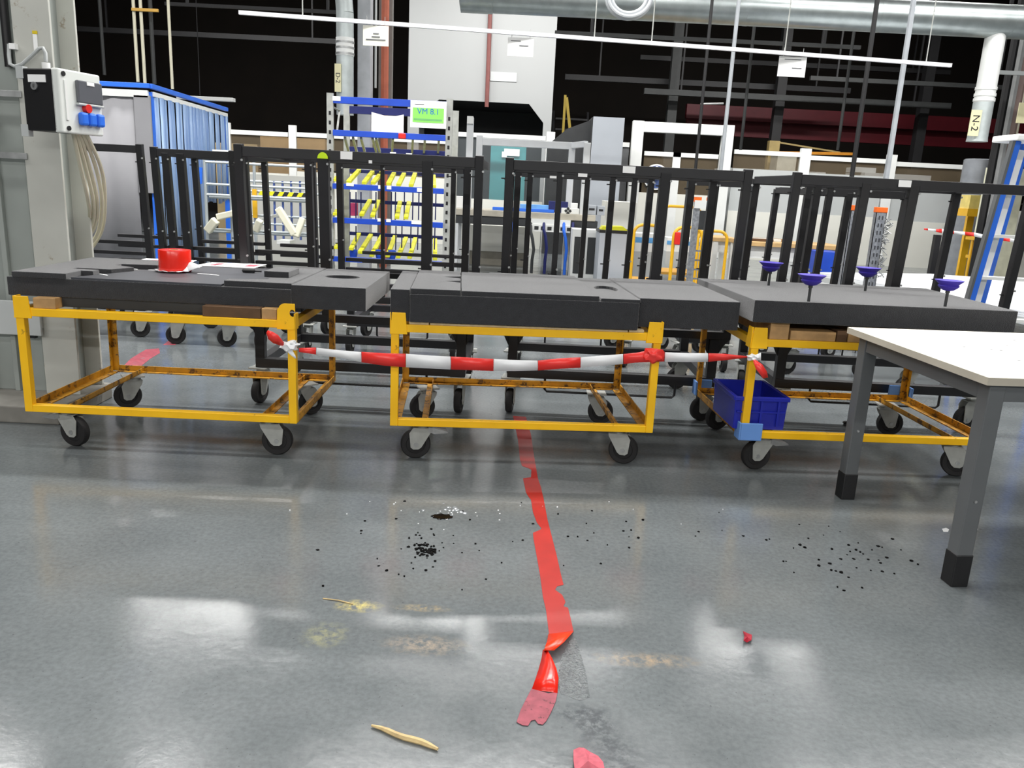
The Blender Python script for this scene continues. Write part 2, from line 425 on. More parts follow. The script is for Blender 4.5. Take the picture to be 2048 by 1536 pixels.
# ------------------------------------------------------------------ wooden battens between trolley and foam
def local_box(name, cart, x0, x1, y0, y1, z0, z1, M, label, cat, group=None, bevel=.003):
    W = cmat(cart)
    mb = MB().bx(x0, x1, y0, y1, z0, z1)
    o = bpy.data.objects.new('t', None); bpy.data.objects.remove(o)
    c = Vector(((x0+x1)/2, (y0+y1)/2, z0))
    mb.v = [tuple(Vector(v)-c) for v in mb.v]
    ob = mb.build(name, M, thing_dummy, bevel=bevel); ob.parent = None
    OFF[ob.name] = Vector((0, 0, 0))
    ob.location = W @ c; ob.rotation_euler = (0, 0, cart.rotation_euler.z)
    return tag(ob, label, cat, group)
class _D: name = '__none'
thing_dummy = bpy.data.objects.new('x', None)
G = 'wooden battens under the foam pads'
B1Z, B2Z, B3Z = .795, .757, .832
for (c, x0, x1, z1, M, lab) in (
    (C1, .09, .20, B1Z, WOOD, 'short pale wood block under the left foam, beside the left corner bracket'),
    (C1, .93, 1.22, B1Z, WOODD, 'dark brown batten under the left foam, left of the rounded bracket'),
    (C1, 1.225, 1.30, B1Z, WOOD, 'small pale wood block touching the rounded yellow bracket'),
    (C2, .09, .19, B2Z+.0, WOODP, 'small wood block under the middle foam at its left end'),
    (C2, 1.22, 1.30, B2Z, WOODP, 'small wood block under the middle foam at its right end'),
    (C3, .09, .19, B3Z, WOOD, 'wood block under the right foam beside the front left bracket'),
    (C3, .20, .44, .79, WOOD, 'long pale plank on the right trolley, left of the dark block'),
    (C3, .445, .50, .80, WOODD, 'dark brown wood block lying between two planks on the right trolley'),
    (C3, .505, .86, .795, WOOD, 'long pale plank on the right trolley, right of the dark block')):
    local_box('wooden_batten', c, x0, x1, .006, CDp-.01, ZT, z1, M, lab, 'batten', G)
local_box('support_board', C1, .10, CW-.11, .07, CDp-.1, B1Z-.05, B1Z, GRYDK, 'dark slab filling the dark gap under the left foam pads', 'board').location.z += 0  # charcoal slab fills the dark gap between the wood blocks
local_box('support_board', C2, .195, 1.215, .005, CDp, ZT, ZT+.012, WOODP, 'thin plywood strip on the top rail of the middle trolley', 'board')
local_box('support_board', C2, .2, 1.21, .07, CDp, ZT+.0125, B2Z, GRYDK, 'dark board under the middle foam pads', 'board')
local_box('support_board', C3, .9, 1.29, .05, CDp, ZT, B3Z, WOODD, 'brown board under the right end of the right foam pad', 'board')

# ------------------------------------------------------------------ foam pads
def foam(cart, outline, z0, z1, label, holes=(), M=None, name='foam_pad', cat='foam pad', group='black foam pads on the yellow trolleys', bevel=.004, jitter=0.):
    W = cmat(cart); pts = list(outline)
    cx = sum(p[0] for p in pts)/len(pts); cy = sum(p[1] for p in pts)/len(pts)
    mb = MB().prism([(p[0]-cx, p[1]-cy) for p in pts], (0, 0, 0), (1, 0, 0), (0, 1, 0), (0, 0, z1-z0), holes=[[(p[0]-cx, p[1]-cy) for p in h] for h in holes])
    ob = mb.build(name, M or FOAM, thing_dummy, bevel=bevel); ob.parent = None
    ob.location = W @ Vector((cx, cy, z0)); ob.rotation_euler = (0, 0, cart.rotation_euler.z)
    return tag(ob, label, cat, group)
def rect(x0, x1, y0, y1): return [(x0, y0), (x1, y0), (x1, y1), (x0, y1)]
# cart 1 : base slab, left pad, board, right pads
T1 = .90
foam(C1, rect(-.06, 1.36, .056, .86), B1Z, T1-.012, 'thick black foam slab forming the body of the left trolley load')
foam(C1, rect(1.36, 1.735, .06, .88), B1Z, T1+.012, 'right foam pad with a round dark hole on the left trolley', holes=[[(1.53+.095*math.cos(k*PI/12), .50+.075*math.sin(k*PI/12)) for k in range(24)]])
foam(C1, [(-.03, .05), (.24, .05), (.24, .2), (.30, .2), (.30, .27), (.16, .27), (.16, .31), (.34, .31), (.40, .45), (.27, .52), (.27, .58), (.46, .6), (.50, .72), (.55, .8), (.53, .85), (-.03, .85)], T1-.012, T1+.016, 'left foam pad with stepped cut-outs beside the grey column')
foam(C1, [(1.02, .07), (1.36, .07), (1.36, .86), (1.18, .86), (1.18, .5), (1.20, .2), (1.02, .14)], T1-.012, T1+.018, 'narrow raised foam strip between dark board and the pad with the hole')
foam(C1, rect(1.16, 1.29, .28, .50), T1+.018, T1+.05, 'small loose foam block on the raised strip of the left trolley', name='foam_block', cat='foam block', bevel=.003)
foam(C1, [(.56, .06), (1.01, .06), (1.01, .15), (1.17, .21), (1.15, .85), (.56, .85), (.51, .7), (.42, .46), (.36, .3), (.31, .19), (.26, .06)], T1-.012, T1-.002, 'dark smooth printed board with white dashes under the tape roll', M=BOARD, name='printed_board', cat='board', group=None, bevel=.001)
# white dashes printed on the board
bd = [o for o in bpy.data.objects if o.name.startswith('printed_board')][0]
BZ = T1-.002
for (xa, ya, xb, yb) in ((240, 536, 274, 539), (296, 540, 318, 542), (394, 547, 437, 551), (198, 548, 214, 551)):
    a = atz(xa, ya, BZ); b = atz(xb, yb, BZ); c = Vector((1, 0, 0))
    Wi = (Matrix.Translation(bd.location) @ Matrix.Rotation(bd.rotation_euler.z, 4, 'Z')).inverted()
    mb = MB(); OFF[bd.name] = Vector((0, 0, 0))
    d = Vector((0, .012, 0))
    q = [Wi @ Vector((p.x, p.y, BZ+.0004)) for p in (a, b, b+d, a+d)]
    mb.add(q+[v+Vector((0, 0, .0006)) for v in q], [(3, 2, 1, 0), (4, 5, 6, 7), (0, 1, 5, 4), (1, 2, 6, 5), (2, 3, 7, 6), (3, 0, 4, 7)])
    mb.build('white_dash', PAPER, bd)
# two printed sheets
def sheet(corners, z, label, lines):
    pts = [atz(x, y, z) for x, y in corners]; c = sum(pts, Vector())/4; c.z = z
    mb = MB(); q = [Vector((p.x, p.y, z+.0006)) for p in pts]
    mb.add(q+[v+Vector((0, 0, .0008)) for v in q], [(3, 2, 1, 0), (4, 5, 6, 7), (0, 1, 5, 4), (1, 2, 6, 5), (2, 3, 7, 6), (3, 0, 4, 7)])
    o = tag(mb.build('paper_sheet', PAPER), label, 'paper', 'paper sheets on the left trolley')
    for (u0, u1, v0, v1) in lines:
        def P(u, v): return (pts[0]*(1-u)*(1-v)+pts[1]*u*(1-v)+pts[2]*u*v+pts[3]*(1-u)*v)
        mb = MB(); q = [P(u0, v0), P(u1, v0), P(u1, v1), P(u0, v1)]; q = [Vector((p.x, p.y, z+.0016)) for p in q]
        mb.add(q+[v+Vector((0, 0, .0004)) for v in q], [(3, 2, 1, 0), (4, 5, 6, 7), (0, 1, 5, 4), (1, 2, 6, 5), (2, 3, 7, 6), (3, 0, 4, 7)])
        mb.build('red_print', REDP, o)
sheet(((258, 526), (372, 530), (394, 521), (292, 517)), BZ, 'white printed sheet behind the red tape roll', [(.12, .8, .25, .5), (.2, .9, .62, .72)])
sheet(((388, 531), (508, 537), (534, 529), (424, 525)), BZ, 'white sheet with red print right of the tape roll', [(.2, .7, .45, .52), (.18, .3, .2, .8), (.75, .93, .3, .75)])
# dark tool lying on the board
a = atz(502, 546, BZ)
mb = MB().lathe([(.004, -.05), (.011, -.045), (.011, .02), (.005, .024), (.005, .06)], (a.x, a.y, BZ+.012), 'x', 12)
one('marker_pen', mb, BLK2, 'short black marker lying on the dark board near the foam block', 'pen')
# red tape roll with its crumpled white liner
a = atz(338, 546, BZ)
tr = thing('tape_roll', 'bright red roll of tape standing on the dark board', 'tape roll', (a.x, a.y+.085, BZ+.004))
o = Vector((a.x, a.y+.085, BZ+.004))
MB().lathe([(.026, 0), (.084, 0), (.085, .002), (.085, .113), (.084, .115), (.026, .115), (.026, 0)], o, 'z', 40).build('tape_winding', REDT, tr)
MB().lathe([(.022, -.001), (.027, -.001), (.027, .1155), (.022, .1155), (.022, -.001)], o, 'z', 32).build('cardboard_core', CARD, tr)
mb = MB(); prs = []
for k in range(26):
    th = -PI*.98+k*PI*1.08/25
    r0 = .087; r1 = .098+.010*abs(math.sin(k*1.1))+(.035 if k > 20 else 0)
    prs.append((o+Vector((r0*math.cos(th), r0*math.sin(th), .004+.003*math.sin(k*.9)+(.045*min(1, (k-17)/4) if k > 17 else 0))), o+Vector((r1*math.cos(th), r1*math.sin(th), .003+.004*abs(math.sin(k*2.3))+(.02 if k > 20 else 0)))))
mb.ribbon(prs).build('loose_liner', WTAPE, tr, solid=.0015)
# cart 2
T2 = .918
foam(C2, rect(-.005, .09, .0, .86), B2Z, T2+.0, 'narrow foam strip at the left end of the middle trolley')
foam(C2, rect(.093, 1.26, -.012, .93), B2Z, T2-.02, 'thick black foam slab forming the body of the middle trolley load')
foam(C2, [(.095, -.008), (.345, -.008), (.345, .32), (.27, .36), (.345, .42), (.345, .52), (.25, .57), (.345, .62), (.345, .88), (.095, .88)], T2-.02, T2+.008, 'left foam piece with pointed cut-outs on the middle trolley')
foam(C2, [(.35, -.008), (1.05, -.01), (1.05, .92), (.52, .92), (.52, .88), (.35, .88)], T2-.02, T2+.006, 'wide middle foam piece on the middle trolley')
foam(C2, rect(1.06, 1.265, -.01, .91), T2-.02, T2-.004, 'foam piece with an oval recess on the middle trolley', holes=[[(1.16+.065*math.cos(k*PI/10), .42+.12*math.sin(k*PI/10)) for k in range(20)]])
foam(C2, rect(1.27, 1.80, .03, .95), B2Z+.01, T2, 'right end foam pad of the middle trolley, overhanging towards the right trolley')
# cart 3
T3 = .945
foam(C3, [(-.02, -.03), (1.36, -.03), (1.40, .93), (-.06, .93)], B3Z, T3, 'black foam slab holding the four purple suction cups')

# ------------------------------------------------------------------ suction cups
def cup(px, py, label, tilt=0.):
    p = atz(px, py, T3)
    t = thing('suction_cup', label, 'suction cup', (p.x, p.y, T3), 0, 'purple suction cups on the right foam slab')
    MB().lathe([(.0075, -.0), (.0075, .07), (.011, .07), (.011, .085)], p, 'z', 12).build('stem', GRYDK, t)
    MB().lathe([(.012, .082), (.028, .086), (.046, .10), (.052, .108), (.046, .114), (.055, .122), (.068, .134), (.07, .137), (.05, .134), (.0, .125)], p, 'z', 28).build('bellows_cup', PURP, t)
    return t
cup(1617, 603, 'purple suction cup at front left of the right foam slab')
cup(1890, 613, 'purple suction cup at front right, nearest the white table')
cup(1730, 582, 'purple suction cup at back, third from the left edge of the foam')
cup(1537, 571, 'purple suction cup at back left of the right foam slab')

# ------------------------------------------------------------------ barrier tape along the trolleys
TY = 3.93
bt = thing('barrier_tape', 'long red and white barrier tape tied between the three yellow trolleys', 'barrier tape', at(900, 740, TY), world=True)
seg = [(598, 700, 8, 0), (632, 702, 14, 0), (633, 703, 15, 1), (680, 708, 15, 1), (722, 714, 20, 1), (723, 714, 21, 0), (770, 719, 25, 0), (811, 721, 27, 0), (812, 721, 27, 1), (860, 724, 26, 1), (901, 726, 26, 1), (902, 726, 26, 0), (945, 728, 25, 0), (987, 730, 24, 0), (988, 730, 24, 1), (1030, 731, 22, 1), (1075, 731, 20, 1), (1076, 731, 20, 0), (1120, 727, 21, 0), (1161, 725, 21, 0), (1162, 725, 21, 1), (1200, 722, 21, 1), (1246, 718, 20, 1), (1247, 718, 20, 0), (1275, 715, 20, 0), (1300, 712, 24, 0), (1329, 713, 20, 0), (1330, 714, 19, 1), (1375, 715, 18, 1), (1416, 715, 17, 1), (1417, 715, 17, 0), (1450, 714, 13, 0), (1475, 714, 7, 0), (1496, 714, 3, 0)]
def tape_y(px):
    if px < 600: return 3.925
    if px < 1290: return 3.925+(px-600)/690*(4.06-3.925)
    return 4.06+(px-1290)/210*(4.075-4.06)
mb = MB(); col = None; run = []
def flush(r, c):
    if len(r) > 1: mb.cur = c; mb.ribbon(r)
prev = None
for i, (x, y, h, c) in enumerate(seg):
    yy = tape_y(x); wob = .004*math.sin(i*1.9)
    a = at(x, y-h/2, yy+wob); b = at(x, y+h/2, yy-wob)
    mid = at(x, y, yy-.006)
    if c != col: flush(run, col if col is not None else 0); run = []; col = c
    run.append((a, b))
flush(run, col)
mb.build('stretched_band', [RTAPE, WTAPE], bt, solid=.0008)
def blob(name, px, py, Y, M, rx, ry, rz, seedv, parent=bt):
    r = random.Random(seedv); bm = bmesh.new(); bmesh.ops.create_icosphere(bm, subdivisions=3, radius=1)
    c = at(px, py, Y); mb = MB()
    for v in bm.verts:
        n = 1+.28*math.sin(v.co.x*5+seedv)*math.sin(v.co.z*6+seedv*2)+.12*r.uniform(-1, 1)
        v.co = Vector((v.co.x*rx*n, v.co.y*ry*n, v.co.z*rz*n))
    vs = [c+v.co for v in bm.verts]; bm.verts.index_update(); fs = [tuple(v.index for v in f.verts) for f in bm.faces]; bm.free()
    mb.add(vs, fs, True)
    return mb.build(name, M, parent)
blob('knot', 580, 692, 3.925, WTAPE, .042, .022, .028, 3)
blob('knot', 1308, 711, 4.06, RTAPE, .052, .02, .036, 5)
blob('knot', 1506, 715, 4.07, WTAPE, .032, .025, .018, 8)
# loose tape ends
def tail(pts, Ms, name='loose_end'):
    mb = MB(); mb.ribbon([(at(x-w*.5*nx, y-w*.5*ny, Y), at(x+w*.5*nx, y+w*.5*ny, Y+dy)) for (x, y, w, nx, ny, Y, dy) in pts])
    return mb.build(name, Ms, bt, solid=.001)
tail([(534, 663, 6, -.5, .86, 3.90, .0), (541, 671, 17, -.5, .86, 3.88, .01), (551, 678, 19, -.5, .86, 3.88, .015), (561, 685, 12, -.5, .86, 3.90, .01), (569, 690, 5, -.5, .86, 3.92, 0)], RTAPE)
tail([(578, 700, 14, 1, .1, 3.915, .0), (585, 710, 12, 1, .3, 3.905, .004), (591, 717, 4, 1, .3, 3.91, 0)], WTAPE)
tail([(585, 690, 6, .3, 1, 3.915, .0), (592, 684, 5, .3, 1, 3.91, .004), (593, 680, 1, .3, 1, 3.91, 0)], WTAPE)
tail([(1508, 720, 5, .8, -.5, 4.04, .0), (1518, 733, 16, .85, -.5, 4.02, .01), (1527, 746, 15, .9, -.4, 4.02, .012), (1531, 756, 11, .95, -.2, 4.03, 0)], RTAPE)
tail([(1508, 715, 8, 0, 1, 4.06, .0), (1522, 713, 16, 0, 1, 4.05, .0)], WTAPE)

# ------------------------------------------------------------------ blue plastic box on the right trolley
def euro_box(loc, rz, lx, ly, h, label, M):
    t = thing('plastic_crate', label, 'crate', loc, rz, world=False)
    w = .008; tp = .012
    def wall(x0, x1, y0, y1): return (x0, x1, y0, y1)
    mb = MB(); mb.bx(-lx/2+tp, lx/2-tp, -ly/2+tp, ly/2-tp, 0, .008)
    for s in (-1, 1):
        mb.prism([(-lx/2+tp, 0), (lx/2-tp, 0), (lx/2, h), (-lx/2, h)], (0, s*(ly/2-tp*.5), 0), (1, 0, 0), (0, 0, 1), (0, -s*w, 0))
        mb.prism([(-ly/2+tp, 0), (ly/2-tp, 0), (ly/2, h), (-ly/2, h)], (s*(lx/2-tp*.5), 0, 0), (0, 1, 0), (0, 0, 1), (-s*w, 0, 0))
    mb.build('crate_body', M, t, bevel=.003)
    mb = MB(); r = .014
    for s in (-1, 1):
        mb.bx(-lx/2-.004, lx/2+.004, s*ly/2-r/2-.002, s*ly/2+r/2-.002, h-.022, h)
        mb.bx(s*lx/2-r/2, s*lx/2+r/2, -ly/2, ly/2, h-.022, h)
    mb.build('rim', M, t, bevel=.003)
    for s in (-1, 1):
        mb = MB()
        for x in (-lx*.32, 0, lx*.32): mb.bx(x-.006, x+.006, s*(ly/2+.004)-.004, s*(ly/2+.004)+.004, .02, h-.02)
        mb.bx(-lx*.45, lx*.45, s*(ly/2+.003)-.004, s*(ly/2+.003)+.004, h*.52, h*.52+.008)
        mb.build('rib', M, t)
    return t
pL = atz(1470, 856, .2445); pR = atz(1570, 855, .2445)
ctr = (pL+pR)/2
euro_box((ctr.x-.03, ctr.y+.16, .2445),   .05, .29, .40, .18, 'blue plastic crate standing on the lower frame of the right yellow trolley', BLUEB)

# ------------------------------------------------------------------ white topped table at the right
tz = .855; ta = .095
tb = thing('work_table', 'white topped work table with grey steel legs at the right edge', 'table', (1.765, 2.9, 0), ta, world=False)
MB().bx(-.035, 2.0, -.03, 1.02, tz-.03, tz).build('tabletop', TOPW, tb, bevel=.002)
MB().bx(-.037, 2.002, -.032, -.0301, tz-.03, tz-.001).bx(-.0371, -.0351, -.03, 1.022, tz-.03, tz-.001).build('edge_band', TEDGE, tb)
for (x, y) in ((0, 0), (0, .9), (1.9, 0), (1.9, .9)):
    lg = MB().bx(x, x+.065, y, y+.065, .13, tz-.03).build('leg', GRYD, tb, bevel=.004)
    MB().bx(x-.003, x+.068, y-.003, y+.068, 0, .135).build('foot_sleeve', BLK2, lg, bevel=.004)
    MB().lathe([(.006, 0), (.006, .006)], (x+.03, y-.006, .36), 'y', 10).build('bolt', ZINC, lg)
for y in (.005, .91): MB().bx(.065, 1.9, y, y+.045, tz-.10, tz-.03).build('apron', GRYD, tb, bevel=.003)
for x in (.005, 1.905): MB().bx(x, x+.045, .065, .9, tz-.10, tz-.03).build('apron', GRYD, tb, bevel=.003)
mb = MB()
for k in range(22):
    x, y = rnd.uniform(.25, .9), rnd.uniform(.15, .8)
    mb.lathe([(rnd.uniform(.004, .012), 0), (rnd.uniform(.003, .01), .0005)], (x, y, tz), 'z', 7)
mb.build('stain_spot', INKG, tb)

# ------------------------------------------------------------------ black rolling racks
def lean(z): return -.085*max(0, z-.62)
def make_rack(label, X0, X1, Y0, Y1, ztop=1.6, mids=(), inset=.1, labels=(), group='black steel racks on castors', w=.05, loop=True, cang=(.2, 1.4, 1.3, .1), sticker=None, gus=True, corners=True, shelf=(), rear=None):
    t = thing('wheeled_rack', label, 'rack', ((X0+X1)/2, (Y0+Y1)/2, 0), 0, group)
    zb0, zb1, zd = .235, .295, .60
    # base frame
    for y in (Y0, Y1-.06): MB().bx(X0+inset-.03, X1-inset+.03, y, y+.06, zb0, zb1).build('base_rail', BLK, t, bevel=.003)
    for x in (X0+inset-.03, X1-inset-.03): MB().bx(x, x+.06, Y0+.06, Y1-.06, zb0, zb1).build('base_rail', BLK, t, bevel=.003)
    # deck frame
    for y in (Y0, Y1-.05): MB().bx(X0, X1, y, y+.05, zd-.05, zd).build('deck_rail', BLK, t, bevel=.003)
    for x in (X0, X1-.05): MB().bx(x, x+.05, Y0+.05, Y1-.05, zd-.05, zd).build('deck_rail', BLK, t, bevel=.003)
    for zs in shelf:
        for y in (Y0+.055, Y1-.10): MB().bx(X0+w, X1-w, y, y+.04, zs-.03, zs).build('shelf_rail', BLK, t, bevel=.003)
    for x in (X0+inset-.03, X1-inset-.03):
        for y in (Y0, Y1-.055):
            mb = MB().bx(x, x+.06, y, y+.055, zb1, zd-.05)
            if gus:
                for s in (-1, 1):
                    ox = x if s < 0 else x+.06
                    mb.prism([(0, zd-.05), (s*.07, zd-.05), (s*.03, zd-.10), (0, zd-.16)], (ox, y+.02, 0), (1, 0, 0), (0, 0, 1), (0, .012, 0))
            mb.build('leg', BLK, t, bevel=.003)
    # corner posts and mid posts
    P = []
    if corners:
        for x in (X0+w/2, X1-w/2): P.append((x, Y0+.03, w, ztop+.012))
        for x in ((X0+w/2, X1-w/2) if rear is None else rear): P.append((x, Y1-.03, w, ztop-.02))
    for (x, row, ww) in mids: P.append((x, Y0+.03 if row == 0 else Y1-.03, ww, ztop-.03))
    for (x, y, ww, zt) in P:
        po = MB().bar((x, y, zd), (x, y+lean(zt), zt), ww, ww, (0, 1, 0)).build('post', BLK, t, bevel=.003)
        for z in (1.52, .95):
            MB().lathe([(.007, -.008), (.007, .0)], (x+ww/2, y-ww/2+lean(z)-.004, z), 'y', 8).build('bolt', ZINC, po)
            MB().bx(x-ww/2-.022, x-ww/2, y-.004+lean(z), y+.004+lean(z), z-.035, z-.027).build('pin', BLK2, po)
    for y in ((Y0+.03, Y1-.03) if rear != () else (Y0+.03,)): MB().bar((X0+w, y+lean(ztop-.03), ztop-.03), (X1-w, y+lean(ztop-.03), ztop-.03), .045, .06).build('top_rail', BLK, t, bevel=.003)
    for x in ((X0+w/2, X1-w/2) if rear != () else ()): MB().bar((x, Y0+.05+lean(ztop-.03), ztop-.03), (x, Y1-.05+lean(ztop-.03), ztop-.03), .045, .05).build('top_rail', BLK, t, bevel=.003)
    for (x, wid, hgt, z) in labels:
        MB().bx(x-wid/2, x+wid/2, Y0+lean(ztop)-.003, Y0+lean(ztop)+.004, z-hgt/2, z+hgt/2).build('label_plate', PAPER, t)['label'] = 'small white label'
    for q in ((X0+inset, Y0+.04), (X1-inset, Y0+.04), (X0+inset, Y1-.04), (X1-inset, Y1-.04)):
        k = ((X0+inset, Y0+.04), (X1-inset, Y0+.04), (X0+inset, Y1-.04), (X1-inset, Y1-.04)).index(q)
        make_caster(t, q[0], q[1], cang[k], r=.08, zt=zb0, fork=ZINC2, pedal=False, plate=.07)
    if loop:
        xa, xb = X0+.32, X1-.32
        MB().tube([(xa, Y0+.03, zb0), (xa, Y0+.03, .16), (xa+.015, Y0+.03, .145), (xb-.015, Y0+.03, .145), (xb, Y0+.03, .16), (xb, Y0+.03, zb0)], .008, 8).build('fork_loop', BLK, t)
    return t
def X(px, py, Y): return at(px, py, Y).x
Y1F, Y1B = 5.03, 5.97
rA = make_rack('black wheeled rack behind the left trolley, lime half round sticker on its top rail', -1.725, -.235, Y1F, Y1B,
    mids=[(X(652, 440, Y1F), 0, .062), (X(855, 440, Y1F), 0, .062), (X(769, 440, Y1B), 1, .028), (X(907, 440, Y1B), 1, .034)],
    labels=[(X(693, 312, 4.95), .07, .045, 1.575), (X(741, 323, 4.95), .02, .018, 1.545)], cang=(1.35, 1.45, 1.2, 1.6), rear=(X(626, 440, Y1B), X(934, 440, Y1B)))
c = at(645, 317, 4.934)
MB().prism([(.031*math.cos(k*PI/14), .036*math.sin(k*PI/14)) for k in range(15)], c, (1, 0, 0), (0, 0, 1), (0, .004, 0)).build('round_sticker', LIME, rA)['label'] = 'lime yellow half round sticker'
rB = make_rack('black wheeled rack behind the middle trolley, with many vertical bars', -.105, 1.39, Y1F+.07, Y1B+.07,
    mids=[(X(1322, 460, Y1F), 0, .062), (X(1056, 440, Y1B), 1, .038), (X(1115, 440, Y1F), 0, .034), (X(1169, 440, Y1B), 1, .036), (X(1219, 440, Y1B), 1, .042), (X(1262, 440, Y1B), 1, .038), (X(1293, 440, Y1B), 1, .034), (X(1374, 440, Y1B), 1, .048), (X(1422, 440, Y1B), 1, .044)],
    labels=[(X(1261, 341, 4.95), .075, .04, 1.575), (X(1167, 351, 4.95), .055, .02, 1.53), (X(1107, 356, 4.95), .04, .014, 1.51)], cang=(1.45, .3, 1.4, .2))
rC = make_rack('black wheeled rack behind the right trolley, reaching the right edge', 1.665, 3.17, Y1F+.15, Y1B+.15,
    mids=[(X(1730, 463, Y1F), 0, .055), (X(1828, 463, Y1F), 0, .058), (X(1627, 463, Y1B), 1, .05), (X(1653, 463, Y1B), 1, .044)],
    labels=[(X(1831, 379, 4.95), .075, .04, 1.575)], cang=(.15, .3, 1.4, .2))
# second row
Y2F, Y2B = 6.68, 7.55
make_rack('narrow black wheeled rack seen through the left rack, in the second row', X(488, 330, Y2F), X(634, 330, Y2F), Y2F, Y2B, 1.60, cang=(1.4, 1.5, 1.2, 1.1), loop=False, shelf=(.74, .83), rear=())
make_rack('black wheeled rack of the second row in front of the blue flow rack', X(676, 430, Y2F), X(938, 430, Y2F), Y2F, Y2B, 1.58, cang=(1.5, 1.6, 1.2, .4), shelf=(.72, .80), rear=())
make_rack('black wheeled rack of the second row in front of the white workbench', X(1026, 430, Y2F), X(1300, 440, Y2F), Y2F, Y2B, 1.58, cang=(1.5, 1.2, .3, .4), rear=())
make_rack('narrow black wheeled rack of the second row beside the galvanised ladder frame', X(1366, 430, Y2F), X(1506, 430, Y2F), Y2F, Y2B, 1.58, cang=(.4, 1.5, .3, .4), loop=False, rear=())
make_rack('black wheeled rack of the second row right of the short bars, at the far right', X(1596, 460, Y2F), X(1810, 420, Y2F), Y2F, Y2B, 1.55, mids=[(X(1684, 460, Y2F), 0, .05)], cang=(.2, .1, .3, .4))
# left racks behind the column
make_rack('black wheeled rack directly behind the grey column, in front of the grey curtain', X(122, 300, 6.9), X(292, 305, 6.9), 6.9, 7.75, 1.62, inset=.12, cang=(.2, .3, .3, .4), loop=False, shelf=(.74, .83), rear=())
make_rack('black wheeled rack between the blue strip curtain and the left rack', X(308, 310, Y2F), X(476, 320, Y2F), Y2F, Y2B, 1.60, mids=[(X(343, 420, Y2F), 0, .055), (X(372, 420, Y2F), 0, .06)], shelf=(.74, .83), inset=.12, cang=(.2, .3, .3, .4), loop=False)

# ------------------------------------------------------------------ floor tape and debris
def flat(name, pts, M, label, cat, z=.0012, th=.0008, group=None, parent=None):
    q = [atz(x, y, 0) for x, y in pts]
    mb = MB().prism([(p.x, p.y) for p in q], (0, 0, z-th), (1, 0, 0), (0, 1, 0), (0, 0, th))
    o = mb.build(name, M, parent)
    if label: tag(o, label, cat, group)
    return o
ft = flat('floor_tape', [(1026, 832), (1052, 834), (1062, 870), (1068, 912), (1076, 958), (1082, 975), (1088, 1002), (1095, 1040), (1104, 1075), (1113, 1110), (1121, 1146), (1127, 1170), (1114, 1173), (1110, 1180), (1124, 1190), (1131, 1204), (1127, 1213), (1136, 1216), (1142, 1240), (1147, 1264), (1140, 1270), (1095, 1272), (1098, 1268), (1092, 1220), (1086, 1195), (1080, 1150), (1072, 1105), (1067, 1078), (1066, 1066), (1080, 1060), (1083, 1057), (1074, 1046), (1066, 1025), (1062, 1000), (1056, 992), (1052, 985), (1046, 957), (1062, 955), (1063, 940), (1058, 937), (1044, 932), (1040, 920), (1036, 880)], mat('red_floor_tape', (168, 36, 30), .36, var=.12, scale=8, wear=(150, 40, 40), wear_amt=.1, wscale=6), 'red floor marking tape running from under the middle trolley, its end peeled up', 'floor tape')
# peeled and folded part
def w3(px, py, z): return atz(px, py, z)
mb = MB(); prs = []
for (xl, yl, zl, xr, yr, zr) in ((1097, 1268, .001, 1147, 1262, .001), (1094, 1283, .018, 1144, 1266, .02), (1090, 1294, .030, 1128, 1284, .034), (1088, 1301, .028, 1108, 1301, .022), (1087, 1302, .012, 1098, 1300, .010)):
    prs.append((w3(xl, yl, zl), w3(xr, yr, zr)))
mb.ribbon(prs).build('curled_fold', mat('red_tape_curl', (240, 62, 24), .25, var=.05), ft, solid=.001)
mb = MB(); prs = []
for (xl, yl, zl, xr, yr, zr) in ((1086, 1299, .006, 1094, 1300, .012), (1083, 1318, .004, 1104, 1316, .03), (1077, 1340, .003, 1113, 1338, .026), (1071, 1358, .003, 1117, 1356, .014), (1063, 1380, .002, 1115, 1386, .003)):
    prs.append((w3(xl, yl, zl), w3((xl+xr)/2+6, (yl+yr)/2, max(zl, zr)*.55+.012 if yl < 1375 else .003), w3(xr, yr, zr)))
vs = [p for t_ in prs for p in t_]
mb.add(vs, [(3*i, 3*i+1, 3*i+4, 3*i+3) for i in range(4)]+[(3*i+1, 3*i+2, 3*i+5, 3*i+4) for i in range(4)], True)
mb.build('twisted_end', REDT, ft, solid=.001)
flat('dusty_underside', [(1063, 1379), (1078, 1383), (1096, 1388), (1115, 1386), (1111, 1405), (1101, 1428), (1092, 1444), (1085, 1451), (1076, 1449), (1070, 1441), (1062, 1443), (1056, 1453), (1045, 1452), (1033, 1446), (1041, 1422), (1052, 1400)], REDU, None, None, z=.003, parent=ft)['label'] = 'dusty purple red underside of the tape'
# residue left on the floor where the tape was
GLUE = mat('glue_residue', (104, 110, 112), .06, var=.2, scale=60, bump=1., bscale=120, spec=1.)
flat('glue_residue', [(1139, 1282), (1152, 1276), (1162, 1310), (1172, 1345), (1180, 1395), (1160, 1402), (1122, 1388), (1116, 1372), (1118, 1340), (1124, 1310)], GLUE, 'patch of shiny glue residue beside the twisted red tape', 'residue', z=.0006, th=.0005)
